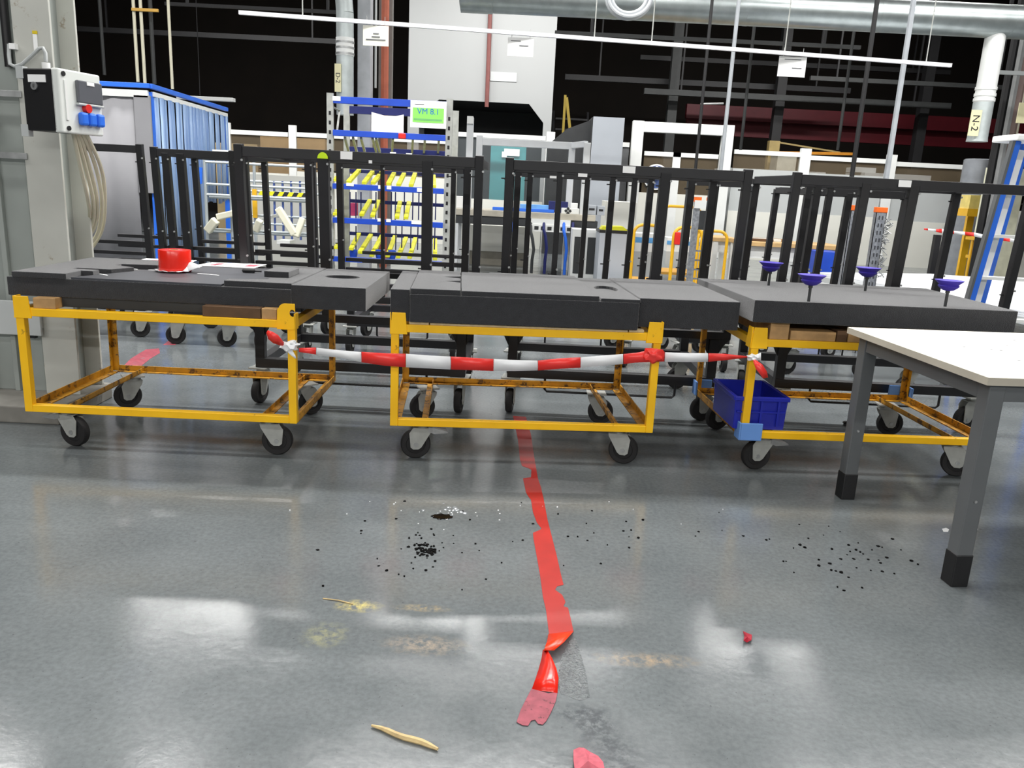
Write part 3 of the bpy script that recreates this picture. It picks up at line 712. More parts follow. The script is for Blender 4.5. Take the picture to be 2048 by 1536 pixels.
# scraps of tape
sc = [(1147, 1500), (1158, 1495), (1168, 1496), (1180, 1504), (1196, 1512), (1206, 1524), (1211, 1545), (1150, 1545), (1147, 1520)]
mb = MB(); q = [atz(x, y, .004+.012*((i*7) % 3)/2) for i, (x, y) in enumerate(sc)]; c = atz(1176, 1522, .028)
mb.add(q+[c], [(i, (i+1) % 9, 9) for i in range(9)]); one('tape_scrap', mb, REDP, 'crumpled pinkish red tape scrap at the bottom edge', 'tape scrap', 'red tape scraps on the floor', solid=.0012)
sc = [(1486, 1262), (1494, 1266), (1504, 1270), (1503, 1280), (1494, 1285), (1487, 1281), (1489, 1273)]
mb = MB(); q = [atz(x, y, .002+.012*(i % 2)) for i, (x, y) in enumerate(sc)]; c = atz(1495, 1274, .016)
mb.add(q+[c], [(i, (i+1) % 7, 7) for i in range(7)]); one('tape_scrap', mb, mat('crimson_scrap', (170, 36, 54), .5), 'tiny crimson tape scrap lying alone right of the red tape', 'tape scrap', 'red tape scraps on the floor', solid=.0012)
# far pink floor marks under the left trolley
flat('floor_mark', [(246, 733), (262, 717), (292, 699), (318, 697), (320, 706), (300, 718), (284, 731)], mat('faded_floor_mark', (150, 66, 78), .5, var=.25, scale=30, wear=(110, 112, 114), wear_amt=.25, wscale=9), 'faded pink floor mark seen under the left trolley, nearer one', 'floor mark')
flat('floor_mark', [(326, 690), (345, 676), (360, 674), (362, 682), (350, 690)], mat('faded_floor_mark', (150, 66, 78), .5, var=.25, scale=30, wear=(110, 112, 114), wear_amt=.25, wscale=9), 'small faded pink floor mark behind the nearer one', 'floor mark')
# splinter
a = atz(743, 1451, .006); b = atz(876, 1497, .006); d = (b-a)
pr = []
for k in range(9):
    u = k/8; wv = .004+.007*math.sin(min(1, u*1.25)*PI*.6)
    pr.append(a+d*u+Vector((0, .003*math.sin(k*1.3), 0)))
mb = MB().tube(pr, [.003, .0055, .0075, .008, .0085, .009, .0088, .0075, .004], 6)
one('wood_splinter', mb, SPLN, 'pale wooden splinter lying on the floor near the bottom edge', 'splinter')
a = atz(646, 1197, .002); b = atz(706, 1208, .002)
one('wood_shaving', MB().tube([a, a.lerp(b, .5)+Vector((0, .004, .002)), b], .0022, 5), SPLN, 'thin pale wood shaving beside the yellow smear', 'shaving')
# black crumbs and flakes (nobody could count them)
def crumbs(name, label, cx, cy, n, sx, sy, smin, smax, seedv, M=BLK2):
    r = random.Random(seedv); mb = MB()
    for k in range(n):
        p = atz(cx+r.gauss(0, sx), cy+r.gauss(0, sy), 0); s = r.uniform(smin, smax)
        a0 = r.uniform(0, 6.28); m5 = r.randint(4, 6)
        mb.prism([(s*r.uniform(.6, 1.1)*math.cos(a0+2*PI*i/m5), s*r.uniform(.6, 1.1)*math.sin(a0+2*PI*i/m5)) for i in range(m5)], (p.x, p.y, 0.0), (1, 0, 0), (0, 1, 0), (0, 0, r.uniform(.002, .005)))
    return tag(mb.build(name, M), label, 'dirt', None, 'stuff')
CRUMB = mat('crumb_black', (9, 9, 9), .9, var=.2, spec=.1)
crumbs('rubber_crumbs', 'heap of black rubber crumbs on the floor in front of the middle trolley', 850, 1101, 60, 11, 6, .004, .01, 1, CRUMB)
crumbs('rubber_flakes', 'scattered black flakes around the crumb heap', 850, 1105, 46, 75, 32, .003, .008, 2, CRUMB)
crumbs('dirt_flakes', 'scattered dark flakes on the floor in front of the white table', 1690, 1110, 50, 75, 36, .003, .010, 3, CRUMB)
crumbs('dirt_specks', 'dark specks strewn right of the red tape', 1150, 1060, 26, 130, 30, .003, .007, 4, CRUMB)
crumbs('wet_glints', 'tiny painted white glints of wet drops on the floor', 1000, 1025, 22, 180, 14, .002, .005, 5, WTAPE)  # reflections on wet drops, painted as small white flakes
p = atz(884, 1034, 0)
mb = MB(); n = 26
pl = [((.045+.008*math.sin(k*2.1))*math.cos(2*PI*k/n), (.030+.006*math.cos(k*1.7))*math.sin(2*PI*k/n)) for k in range(n)]
mb.prism(pl, (p.x, p.y, .0), (1, 0, 0), (0, 1, 0), (0, 0, .004))
one('water_puddle', mb, mat('black_puddle', (10, 11, 12), .06, var=.02), 'small glossy black puddle behind the crumb heap', 'puddle', bevel=.003)  # puddle of water, drawn as a glossy black film
r5 = random.Random(9); mb = MB()
for k in range(26):
    p = atz(905+r5.gauss(0, 26), 1021+r5.gauss(0, 6), 0); s = r5.uniform(.004, .012)
    mb.lathe([(s, 0), (s*.9, s*.25), (s*.5, s*.42), (.0005, s*.48)], (p.x, p.y, 0), 'z', 9)
tag(mb.build('water_drops', mat('clear_water', (140, 146, 150), .03, var=.02, spec=1., coat=1.)), 'glistening water drops behind the black puddle', 'water', None, 'stuff')
# two white tape tabs by the near table leg
for (x0, y0, x1, y1, lab) in ((1884, 1056, 1898, 1064, 'scrap of white tape left of the near table leg'), (1943, 1055, 1956, 1063, 'scrap of white tape right of the near table leg')):
    flat('tape_tab', [(x0, y0+2), (x0+8, y0), (x1, y0+3), (x1-2, y1), (x0+3, y1)], WTAPE, lab, 'tape scrap', group='white tape scraps at the near table leg')
p = atz(1690, 851, 0)
one('rubber_bumper', MB().lathe([(.014, 0), (.012, .012), (.02, .02), (.012, .03)], p, 'z', 12), BLK2, 'small black rubber bumper lying on the floor left of the back table leg', 'bumper')

# ------------------------------------------------------------------ steel column at the left with its socket box
YC = 4.66
cx1 = at(137, 500, YC).x; cx0 = cx1-.205
co = thing('steel_column', 'pale grey painted steel column at the left edge, on a concrete plinth', 'column', ((cx0+cx1)/2, YC+.1, 0))
co['kind'] = 'structure'
CT = HZ-.02
MB().bx(cx0, cx1, YC, YC+.02, .10, CT).build('flange', COLM, co, bevel=.003)
MB().bx(cx0, cx1, YC+.26, YC+.28, .10, CT).build('flange', COLM, co, bevel=.003)
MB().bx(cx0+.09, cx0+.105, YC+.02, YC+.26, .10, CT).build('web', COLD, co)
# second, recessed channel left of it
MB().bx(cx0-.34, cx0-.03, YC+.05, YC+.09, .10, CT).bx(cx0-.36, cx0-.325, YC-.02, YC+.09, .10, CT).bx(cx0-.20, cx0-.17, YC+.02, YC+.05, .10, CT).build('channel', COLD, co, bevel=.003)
MB().tube([(cx0-.055, YC+.03, 1.95), (cx0-.055, YC+.03, CT)], .022, 10).build('cable_trunk', BLK2, co)
MB().bx(cx0-.5, cx1+.03, YC-.30, YC+.32, 0, .10).build('plinth', CONC, co, bevel=.008)
for z in (1.46, 1.79): MB().bx(cx0-.33, cx0+.02, YC-.012, YC-.002, z, z+.035).build('bracket_bar', ZINC, co, bevel=.002)
MB().bx(cx0-.33, cx0+.03, YC-.05, YC-.03, .46, .66).build('guard_plate', GRYP, co, bevel=.003)
MB().bx(cx0-.05, cx0+.02, YC-.031, YC-.001, .5, .62).build('guard_bracket', ZINC2, co)
# hydrant like coupling between the bracket bars
mb = MB().lathe([(.03, 0), (.055, .0), (.055, .05), (.04, .055), (.04, .11), (.052, .115), (.052, .14), (.03, .14)], (cx0-.20, YC-.012, 1.63), 'y', 20, Matrix.Rotation(PI, 3, 'Z'))
mb.build('pipe_coupling', mat('brass_dark', (96, 76, 52), .5, metal=.4, var=.3), co)
MB().bx(cx0-.1, cx0-.02, YC-.03, YC-.001, .44, .455).build('stub', BLK2, co)
# conduit loop and tag
MB().tube([at(18, 88, YC-.02), at(18, 110, YC-.02), at(20, 128, YC-.03), at(30, 133, YC-.03), at(45, 128, YC-.03), at(58, 116, YC-.03), at(70, 105, YC-.03), at(78, 97, YC-.03), at(86, 96, YC-.03), at(91, 106, YC-.03), at(92, 124, YC-.03)], .010, 8).build('conduit', GRYP, co)
for (TL, BR, M) in (((64, 61), (74, 68), mat('yellow_tag', (222, 196, 20), .5)), ((65, 68), (76, 102), PAPER)):
    x0, x1, y0, y1, z0, z1 = pbox(TL, BR, YC-.006, .005); MB().bx(x0, x1, y0, y1, z0, z1).build('tag_label', M, co)
x0, x1, y0, y1, z0, z1 = pbox((17, 86), (30, 98), YC-.03, .04); MB().bx(x0, x1, y0, y1, z0, z1).build('cable_clip', PAPER, co)

# socket box : turned block, black body and white lid
yb = math.radians(75)
cc = at(111, 200, 4.33)
ztop = at(110, 137, 4.33).z; zbot = at(118, 263, 4.33).z
sb = thing('socket_box', 'white and black electrical socket box with three blue sockets, fixed to the grey column', 'socket box', (cc.x, cc.y, zbot), yb, world=False)
H = ztop-zbot
# local x runs along the lid (to the right and away), local y runs along the black side (to the left and away)
MB().bx(.012, .27, 0.02, .20, .0, H).bx(.0, .012, .0, .20, .0, H).build('box_body', BLK2, sb, bevel=.006)
MB().bx(.0, .285, -.03, .02, -.005, H+.004).build('lid', mat('white_lid', (226, 230, 226), .35, var=.02), sb, bevel=.008)
MB().bx(.03, .045, -.036, -.028, .06, H-.05).build('hinge_rib', WHT, sb)
for (x, z) in ((.03, H-.02), (.04, .02)): MB().lathe([(.012, -.037), (.012, -.026)], (x, 0, z), 'y', 12).build('screw', BLK2, sb)
wn = MB().bx(.105, .275, -.05, -.03, H*.50, H*.87).build('smoked_window', CLEAR, sb, bevel=.006)
MB().bx(.165, .215, -.053, -.0495, H*.80, H*.86).build('window_label', PAPER, wn)
MB().bx(.10, .28, -.052, -.03, H*.46, H*.50).build('window_hinge', GRYP, sb, bevel=.004)
MB().lathe([(.022, -.055), (.024, -.03)], (.165, 0, H*.42), 'y', 16).build('red_switch', RED, sb)
for k in range(3): MB().bx(.105+k*.058, .155+k*.058, -.062, -.03, H*.13, H*.35).build('blue_socket', BLUET, sb, bevel=.012)
MB().bx(-.004, .0005, .05, .16, H*.78, H*.90).build('type_label', PAPER, sb)
MB().lathe([(.010, -.006), (.020, -.006), (.020, 0), (.010, 0), (.010, -.006)], (0, .125, H*.72), 'x', 20).build('key_ring', ZINC, sb)
for (yy, zz) in ((.15, H-.02), (.15, .0)): MB().bx(-.002, .03, .19, .235, zz-.03, zz+.03).build('mounting_lug', GRYP, sb)
MB().lathe([(.02, H), (.02, H+.035)], (.06, .1, 0), 'z', 14).build('cable_gland', PAPER, sb)
# cream cables hanging in a loop
cab = [((146, 263), (160, 330), (176, 400), (178, 440), (150, 466), (118, 474)), ((152, 264), (170, 330), (186, 400), (184, 450), (152, 480), (118, 486)), ((158, 265), (178, 330), (194, 400), (188, 456), (158, 492), (120, 500)), ((164, 265), (190, 330), (204, 400), (196, 464), (168, 498), (125, 512)), ((171, 265), (202, 335), (210, 400), (203, 462), (172, 508), (130, 528))]
for i, pts in enumerate(cab):
    P = [at(x, y, (4.46, 4.57, 4.74, 4.97, 5.03, 5.08)[k]+.03*i*(k > 0)+.01*i) for k, (x, y) in enumerate(pts)]
    # Catmull-Rom smoothing
    Q = []
    for k in range(len(P)-1):
        p0 = P[max(k-1, 0)]; p1 = P[k]; p2 = P[k+1]; p3 = P[min(k+2, len(P)-1)]
        for s in range(6):
            u = s/6; Q.append(.5*((2*p1)+(p2-p0)*u+(2*p0-5*p1+4*p2-p3)*u*u+(3*p1-p0-3*p2+p3)*u**3))
    Q.append(P[-1])
    one('power_cable', MB().tube(Q, .011, 8), CREAM, ('innermost' if i == 0 else 'outermost' if i == 4 else ('second', 'third', 'fourth')[i-1]+' from the left')+' cream cable looping down from the socket box', 'cable', 'cream cables under the socket box')

# ------------------------------------------------------------------ curtain booth
YB = 9.3
bx1 = at(300, 172, YB).x; zt_ = at(300, 172, YB).z; xl = at(60, 160, YB).x; xe = at(453, 216, 12.2).x; ye = 12.2
bo = thing('curtain_booth', 'booth with a grey curtain front, blue strip curtain side and bright blue top rails', 'booth', ((xl+bx1)/2, (YB+ye)/2, 0))
MB().bar((xl, YB, zt_), (bx1, YB, zt_), .05, .05).build('top_rail', BLUET, bo, bevel=.004)
MB().bar((bx1, YB, zt_), (xe, ye, zt_), .05, .05).build('top_rail', BLUET, bo, bevel=.004)
MB().bar((xl, YB+.01, zt_-.085), (bx1-.03, YB+.01, zt_-.085), .03, .075).build('valance', WHT, bo)
MB().bar((bx1, YB+.05, zt_-.08), (xe, ye, zt_-.08), .03, .05).build('valance', WHT, bo)
mb = MB(); n = 60; prs = []
for k in range(n+1):
    x = xl+(bx1-.20-xl)*k/n; y = YB+.03+.012*math.sin(k*.21)+.006*math.sin(k*.5)
    prs.append((Vector((x, y, zt_-.12)), Vector((x, y+.02*math.sin(k*.31), .16))))
mb.ribbon(prs).build('grey_curtain', TARP, bo, solid=.004)
MB().bx(bx1-.19, bx1-.01, YB-.005, YB+.03, zt_-1.15, zt_-.10).build('corner_flap', TARP, bo, bevel=.004)
MB().bx(bx1-.06, bx1, YB+.03, YB+.09, 0, zt_-.06).build('corner_post', BLUET, bo)
MB().bx(xe-.05, xe+.01, ye-.06, ye, 0, zt_-.06).build('corner_post', BLUET, bo)
N = 22
for k in range(N):
    u0 = k/N; u1 = (k+1.12)/N
    if u1 > 1: u1 = 1
    a = Vector((bx1, YB+.08, 0)).lerp(Vector((xe, ye, 0)), u0); b = Vector((bx1, YB+.08, 0)).lerp(Vector((xe, ye, 0)), u1)
    off = .012*(k % 2)+.006*math.sin(k*2.7)
    low = .15 if k < 13 else 1.02+.02*math.sin(k)
    prs = []
    for j in range(7):
        u = j/6; p = a.lerp(b, u)+Vector((off+.012*math.sin(u*PI), 0, 0))
        prs.append((Vector((p.x, p.y, zt_-.1)), Vector((p.x+.01*math.sin(k*1.9), p.y, low))))
    MB().ribbon(prs).build('curtain_strip', STRIP, bo, solid=.003)
MB().bx(xl, xl+.05, YB, YB+.05, 0, zt_).build('corner_post', BLUET, bo)
one('light_batten', MB().bx(*pbox((352, 190), (466, 203), 13.2, .12)), WHT, 'white batten hanging over the far end of the curtain booth', 'batten', bevel=.005)
# suspension of that batten
o_ = [o for o in bpy.data.objects if o.name.startswith('light_batten')][0]
p = at(400, 190, 13.26); MB().tube([(p.x, 13.26, p.z), (p.x, 13.26, HZ)], .006, 6).build('hanger', DARKS2, o_)

# ------------------------------------------------------------------ pipes hanging at the left
def drop(name, label, px, py0, py1, Y, r, M, cat='pipe', group=None, zb=None, n=8):
    b = at(px, py1, Y)
    if zb is not None: b.z = zb
    return one(name, MB().tube([(b.x, Y, b.z), (b.x, Y, (b.z+HZ)/2), (b.x, Y, HZ)], r, n), M, label, cat, group)
G = 'slim pipes hanging over the curtain booth'
drop('hanging_pipe', 'leftmost beige pipe of the pair joined by the ochre clamp bar', 276, 0, 164, 11.5, .022, CREAM, group=G)
drop('hanging_pipe', 'right beige pipe of the pair joined by the ochre clamp bar', 290, 0, 166, 11.5, .022, CREAM, group=G)
drop('hanging_pipe', 'dark grey pipe behind the right end of the ochre clamp bar', 309, 0, 168, 11.6, .028, DARKS, group=G)
drop('hanging_pipe', 'single beige pipe right of the ochre clamp bar', 345, 0, 178, 11.5, .020, CREAM, group=G)
drop('hanging_pipe', 'dark thin pipe far left of the ochre clamp bar', 209, 0, 150, 12.5, .024, DARKS, group=G)
pb('clamp_bar', 'small ochre clamp bar joining thin pipes near the top edge', 'clamp', (262, 15), (316, 24), 11.46, .03, mat('ochre', (200, 156, 66), .5))

# ------------------------------------------------------------------ flow rack with roller tracks
YF = 9.2
fr = thing('flow_rack', 'flow rack with blue beams and sloping yellow roller tracks', 'flow rack', (at(780, 500, YF).x, YF+.4, 0))
fx0 = at(661, 300, YF).x; fx1 = at(897, 300, YF).x; fzt = at(661, 186, YF).z
DF = .85
for x in (fx0, fx1):
    for y, h in ((YF, fzt), (YF+DF, fzt-.05)):
        mb = MB().bx(x-.035, x+.035, y-.02, y+.02, 0, h); mb.cur = 1
        if y == YF:
            for z in [.2+.1*i for i in range(int((fzt-.25)/.1))]: mb.bx(x-.012, x+.012, YF-.0215, YF-.0195, z, z+.04)
        mb.build('upright', [ZINC2, BLK2], fr)
def beam(y0, y1, Y, h0, M, xpad=0., name='beam'):
    z = at(fx0*0+780, y0, Y).z; zb = at(780, y1, Y).z
    return MB().bx(fx0+.035-xpad, fx1-.035+xpad, Y-.02, Y+.02, zb, z).build(name, M, fr, bevel=.003)
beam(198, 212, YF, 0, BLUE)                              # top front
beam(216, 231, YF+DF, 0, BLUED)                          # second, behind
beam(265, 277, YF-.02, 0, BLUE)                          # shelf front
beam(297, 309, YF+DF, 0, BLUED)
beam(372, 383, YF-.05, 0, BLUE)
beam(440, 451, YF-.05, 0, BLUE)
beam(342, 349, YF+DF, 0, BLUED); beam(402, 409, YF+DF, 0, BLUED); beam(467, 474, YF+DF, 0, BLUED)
beam(518, 528, YF-.05, 0, BLUE)
# slanted side tube at the top left
MB().tube([at(664, 213, YF+.02), at(679, 222, YF+.3), at(674, 262, YF+.02)], .012, 8).build('side_tube', ZINC2, fr)
# yellow roller tracks: pixel pairs (front bottom, back top) lie on the shelf planes
tr_ = [((697, 366), (718, 341)), ((728, 368), (745, 344)), ((746, 368), (764, 345)), ((777, 370), (788, 347)), ((797, 372), (808, 348)), ((822, 373), (830, 348)), ((868, 375), (867, 352)), ((672, 362), (674, 355)),
       ((723, 432), (740, 401)), ((745, 434), (757, 402)), ((794, 437), (800, 404)), ((812, 438), (818, 405)), ((670, 430), (675, 421)),
       ((702, 500), (718, 468)), ((720, 507), (742, 470)), ((743, 513), (764, 472)), ((775, 514), (790, 473)), ((796, 516), (812, 476)), ((819, 517), (831, 477)), ((870, 520), (870, 479)), ((672, 497), (676, 490))]
for (a, b) in tr_:
    A = at(a[0], a[1]-2, YF-.03); B = at(b[0], b[1], YF+DF-.03)
    MB().bar(A, B, .05, .035).build('roller_track', YELS, fr, bevel=.004)
# thin grey wheel tracks at the upper shelf and thin dividers below
for px in (690, 706, 722, 745, 752, 786, 826, 850, 878):
    A = at(px, 276, YF); B = at(px+8 if px < 760 else px-2, 305, YF+DF)
    MB().bar(A, B, .025, .03).build('grey_track', ZINC2, fr)
for x0, x1, y0, y1 in ((700, 700, 384, 440), (712, 712, 384, 440), (722, 722, 384, 440), (752, 752, 384, 440), (783, 783, 384, 440), (791, 791, 384, 440), (809, 809, 384, 440), (826, 826, 384, 440), (838, 838, 384, 440), (872, 872, 384, 440), (712, 712, 452, 500), (792, 792, 452, 500), (804, 804, 452, 500), (822, 822, 452, 500), (836, 836, 452, 500), (870, 870, 452, 500)):
    a = at(x0, y0, YF+.3); b = at(x1-1, y1, YF+.3)
    MB().tube([a, (a.x, YF+.3, b.z)], .007, 6).build('divider_rod', BLUED, fr)
for (x, y, w, h) in ((663+10, 197, 16, 10), (700, 369, 15, 7), (761, 374, 9, 8), (778, 375, 9, 8), (839, 380, 10, 8), (760, 440, 10, 7), (777, 441, 9, 7), (833, 445, 20, 8), (786, 306, 12, 4), (818, 308, 12, 4)):
    Yl = YF-.075 if y > 300 else YF-.025
    a = at(x-w/2, y-h/2, Yl); b = at(x+w/2, y+h/2, Yl)
    MB().bx(a.x, b.x, Yl, Yl+.003, b.z, a.z).build('beam_label', PAPER, fr)
p = at(804, 272, YF-.06); MB().bx(p.x-.04, p.x+.04, YF-.07, YF-.03, p.z-.03, p.z+.03).build('red_clip', RED, fr, bevel=.01)
# green card holder
x0, x1, y0, y1, z0, z1 = pbox((821, 200), (892, 258), YF-.05, .012)
cd_ = MB().bx(x0, x1, y0, y1, z0, z1).build('sign_card', PAPER, fr, bevel=.002)
W_, H_ = x1-x0, z1-z0
gp = MB().bx(x0+W_*.07, x1-W_*.07, y0-.003, y0-.0005, z0+H_*.20, z0+H_*.74).build('green_field', GREEN, cd_)
text('card_text', 'VM 8.1', cd_, (x0+W_*.5, y0-.004, z0+H_*.60), H_*.30, INKB)
MB().bx(x0+W_*.10, x1-W_*.12, y0-.004, y0-.003, z0+H_*.27, z0+H_*.34).build('small_print', mat('green_print', (110, 180, 110), .6), cd_)
MB().bx(x0+W_*.12, x0+W_*.38, y0-.002, y0-.0005, z0+H_*.84, z0+H_*.87).build('small_print', INKG, cd_)
# blank sheet hanging from the blue beam
x0, x1, y0, y1, z0, z1 = pbox((743, 224), (807, 266), YF-.03, .003)
mb = MB(); mb.prism([(0, 0), (x1-x0, 0), (x1-x0, z1-z0-.01), ((x1-x0)*.75, z1-z0-.03), ((x1-x0)*.4, z1-z0-.03), (0, z1-z0)], (x0, YF-.03, z0), (1, 0, 0), (0, 0, 1), (0, .003, 0))
one('blank_sheet', mb, PAPER, 'blank white sheet hanging between the two upper blue beams', 'paper')
# bits on the lowest shelf
for (x, y, r, lab) in ((707, 511, .045, 'left'), (757, 511, .035, 'middle'), (784, 512, .045, 'right')):
    p = at(x, y+6, YF+.10); one('blue_cup', MB().lathe([(r*.7, 0), (r, .05), (r, .11), (r*.85, .11)], (p.x, YF+.10, p.z-.01), 'z', 16), BLUE, 'small blue cup on the lowest flow rack shelf, '+lab+' one', 'cup', 'blue cups on the lowest flow rack shelf')
one('red_carton', MB().bx(*pbox((700, 406), (711, 432), YF+.35, .15)), mat('magenta_carton', (186, 60, 110), .6), 'small magenta carton on the middle flow rack shelf', 'carton', bevel=.004)

# ------------------------------------------------------------------ ducts, column, red pipe behind
YD = 13.0
a = at(688, 0, YD); dl = thing('vertical_duct', 'left vertical galvanised duct with a cream sign, beside the grey column', 'duct', (a.x, YD, 1.0))
xd = at(690, 120, YD).x; r = abs(at(705, 120, YD).x-at(671, 120, YD).x)/2
MB().lathe([(r, at(690, 230, YD).z), (r, at(690, 112, YD).z)], (xd, YD, 0), 'z', 24).build('duct_pipe', GALV2, dl)
for y0, y1, k in ((112, 76, 1.05), (76, 26, 1.0)):
    MB().lathe([(r*k, at(690, y0, YD).z), (r*k, at(690, y1, YD).z)], (xd, YD, 0), 'z', 24).build('duct_sleeve', WHT if k > 1 else GALV2, dl)
for y in (108, 96, 85): MB().lathe([(r*1.09, at(690, y+2, YD).z), (r*1.09, at(690, y-2, YD).z)], (xd, YD, 0), 'z', 24).build('clamp_ring', ZINC, dl)
zz = at(690, 26, YD).z
MB().tube([(xd, YD, zz), (xd-.02, YD, zz+.25), (xd-.12, YD, zz+.55), (xd-.3, YD, zz+.9), (xd-.6, YD, zz+1.4), (xd-.6, YD, HZ)], [r, r, r*1.05, r*1.25, r*1.3, r*1.3], 18).build('duct_bend', GALV2, dl)
x0, x1, y0, y1, z0, z1 = pbox((669, 127), (682, 184), YD-r-.02, .01)
sg = MB().bx(x0, x1, y0, y1, z0, z1).build('sign_plate', CREAML, dl)
text('sign_text', 'D-2', sg, ((x0+x1)/2, y0-.002, (z0+z1)/2), (x1-x0)*1.0, INK, rot=(PI/2, PI/2, 0))
def vbeam(name, label, px0, px1, pyb, Y, depth, M, cat, z0=0.):
    a = at(px0, pyb, Y); b = at(px1, pyb, Y)
    return one(name, MB().bx(a.x, b.x, Y, Y+depth, z0, HZ), M, label, cat, bevel=.004)
vbeam('hall_column', 'slim grey hall column right of the left vertical duct', 715, 740, 150, 13.2, .25, mat('hall_column_grey', (168, 171, 176), .6), 'column')
vbeam('cable_channel', 'grey cable channel running up beside the red pipe', 757, 784, 150, 13.9, .1, mat('channel_grey', (120, 116, 112), .6), 'channel')
drop('red_pipe', 'red oxide pipe running up right of the paper sign', 768, 0, 300, 13.7, .062, RUST, zb=0)
drop('hanging_conduit', 'thin pale conduit between the grey hall column and the red pipe', 751, 0, 176, 13.6, .018, GRYP)

# big horizontal duct
YDU = 10.6
A = at(1005, -33, YDU); B = at(2060, 36, YDU)
zc = (A.z+B.z)/2
r = (at(1600, -10, YDU).z-at(1600, 57, YDU).z)/2*1.02
zc = at(1600, 57, YDU).z+r
du = thing('ventilation_duct', 'large round galvanised ventilation duct crossing under the ceiling', 'duct', ((A.x+9)/2, YDU, zc))
MB().lathe([(r, at(985, 0, YDU).x), (r, 9.5)], (0, YDU, zc), 'x', 48).build('duct_pipe', GALV, du)
for x in (1.0, 2.6, 4.2, 5.8): MB().lathe([(r*1.012, x), (r*1.012, x+.05)], (0, YDU, zc), 'x', 48).build('duct_seam', GALV, du)
for x in (.6, 3.2, 6.0): MB().bx(x-.012, x+.012, YDU-.012, YDU+.012, zc+r*.9, HZ).build('hanger', DARKS2, du)
MB().lathe([(.10, 0), (r*1.05, .02), (r*1.05, .4), (.1, .5)], (at(985, 0, YDU).x-.4, YDU, zc), 'x', 30).build('duct_end', GALV, du)
# clear bundled hose ring on the duct near the top edge
c = at(1258, -6, 9.9); rr = abs(at(1302, 0, 9.9).x-at(1212, 0, 9.9).x)/2
for k, (f, dy) in enumerate(((1, 0), (.92, .04), (.82, -.03))):
    pass
hs = MB()
for f, dy in ((1, 0), (.9, .05), (.78, -.04), (.95, -.07)):
    hs.tube([(c.x+rr*f*math.cos(t*PI/16), 9.9+dy, c.z+rr*.9*f*math.sin(t*PI/16)) for t in range(32)], .022, 8, closed=True)
one('hose_coil', hs, mat('clear_hose', (196, 200, 204), .25, var=.05), 'coil of pale hose hanging in front of the duct at the top edge', 'hose')
o_ = [o for o in bpy.data.objects if o.name.startswith('hose_coil')][0]
MB().tube([(c.x, 9.9, c.z+rr*.85), (c.x, 9.9, HZ)], .01, 6).build('hanger', DARKS2, o_)
# right vertical duct with sign
YR = 10.6
xa = at(1970, 190, YR).x; r2 = abs(at(1988, 190, YR).x-at(1950, 190, YR).x)/2
dr = thing('vertical_duct', 'right vertical duct branch with a cream sign, hanging from the big duct', 'duct', (xa, YR, at(1955, 284, YR).z))
z_ = lambda y: at(1965, y, YR).z
MB().lathe([(r2*1.05, z_(284)), (r2, z_(276)), (r2, z_(205))], (xa, YR, 0), 'z', 24).build('duct_pipe', GALV2, dr)
MB().lathe([(r2*.98, z_(205)), (r2*.98, zc-r*.7)], (xa, YR, 0), 'z', 24).build('duct_pipe', WHT, dr)
for y in (200, 190, 177): MB().lathe([(r2*1.06, z_(y+3)), (r2*1.06, z_(y-3))], (xa, YR, 0), 'z', 24).build('clamp_ring', WHT, dr)
x0, x1, y0, y1, z0, z1 = pbox((1938, 219), (1952, 272), YR-r2-.02, .01)
x0 = at(1938, 245, YR-r2).x; x1 = at(1959, 245, YR-r2).x
sg = MB().bx(x0, x1, y0, y1, z0, z1).build('sign_plate', CREAML, dr)
text('sign_text', 'N-2', sg, ((x0+x1)/2, y0-.002, (z0+z1)/2), (x1-x0)*.95, INK, rot=(PI/2, PI/2, 0))

# ------------------------------------------------------------------ hanging rail and paper signs
YL0, YL1 = 6.95, 7.45
A = at(478, 25, YL0); B = at(1902, 131, YL1)
zr = (A.z+B.z)/2
rl = thing('hanging_rail', 'long thin white rail hanging across the hall', 'rail', ((A+B)/2))
MB().bar(A, B, .03, .03).build('rail_bar', mat('white_rail', (240, 240, 246), .35, var=.01), rl)
for px in (597, 1162, 1277, 1550, 1848):
    u = (px-478)/(1902-478); p = A.lerp(B, u)
    MB().tube([p, (p.x, p.y, HZ)], .005, 6).build('hanger_wire', ZINC2, rl)
def hung_sign(TL, BR, Y, label, lines, qr=None, M=PAPER, cord=True):
    x0, x1, y0, y1, z0, z1 = pbox(TL, BR, Y, .004)
    s = one('paper_sign', MB().bx(x0, x1, y0, y1, z0, z1), M, label, 'sign', 'paper signs under the white rail')
    for (u0, u1, v0, v1, Mk) in lines:
        MB().bx(x0+(x1-x0)*u0, x0+(x1-x0)*u1, Y-.002, Y-.0002, z0+(z1-z0)*v0, z0+(z1-z0)*v1).build('print_line', Mk, s)
    if cord:
        for u in (.15, .85): MB().tube([(x0+(x1-x0)*u, Y+.002, z1-.005), (x0+(x1-x0)*u, Y+.002, z1+.07)], .002, 5).build('cord', ZINC2, s)
    return s
hung_sign((726, 50), (777, 93), 7.03, 'cream paper sign hanging in front of the red pipe', [(.4, .62, .58, .63, INKG), (.34, .66, .42, .48, INKG), (.12, .88, .28, .33, INKG)], M=mat('cream_paper', (244, 244, 230), .7))
hung_sign((1016, 74), (1066, 114), 7.14, 'white paper sign hanging in front of the white machine hood', [(.12, .5, .80, .84, INKG), (.45, .8, .55, .6, INKG)])
hung_sign((1559, 112), (1609, 155), 7.34, 'white paper sign hanging before the dark hall, right of the poles', [(.2, .8, .84, .88, INKG), (.5, .85, .42, .46, INKG)])

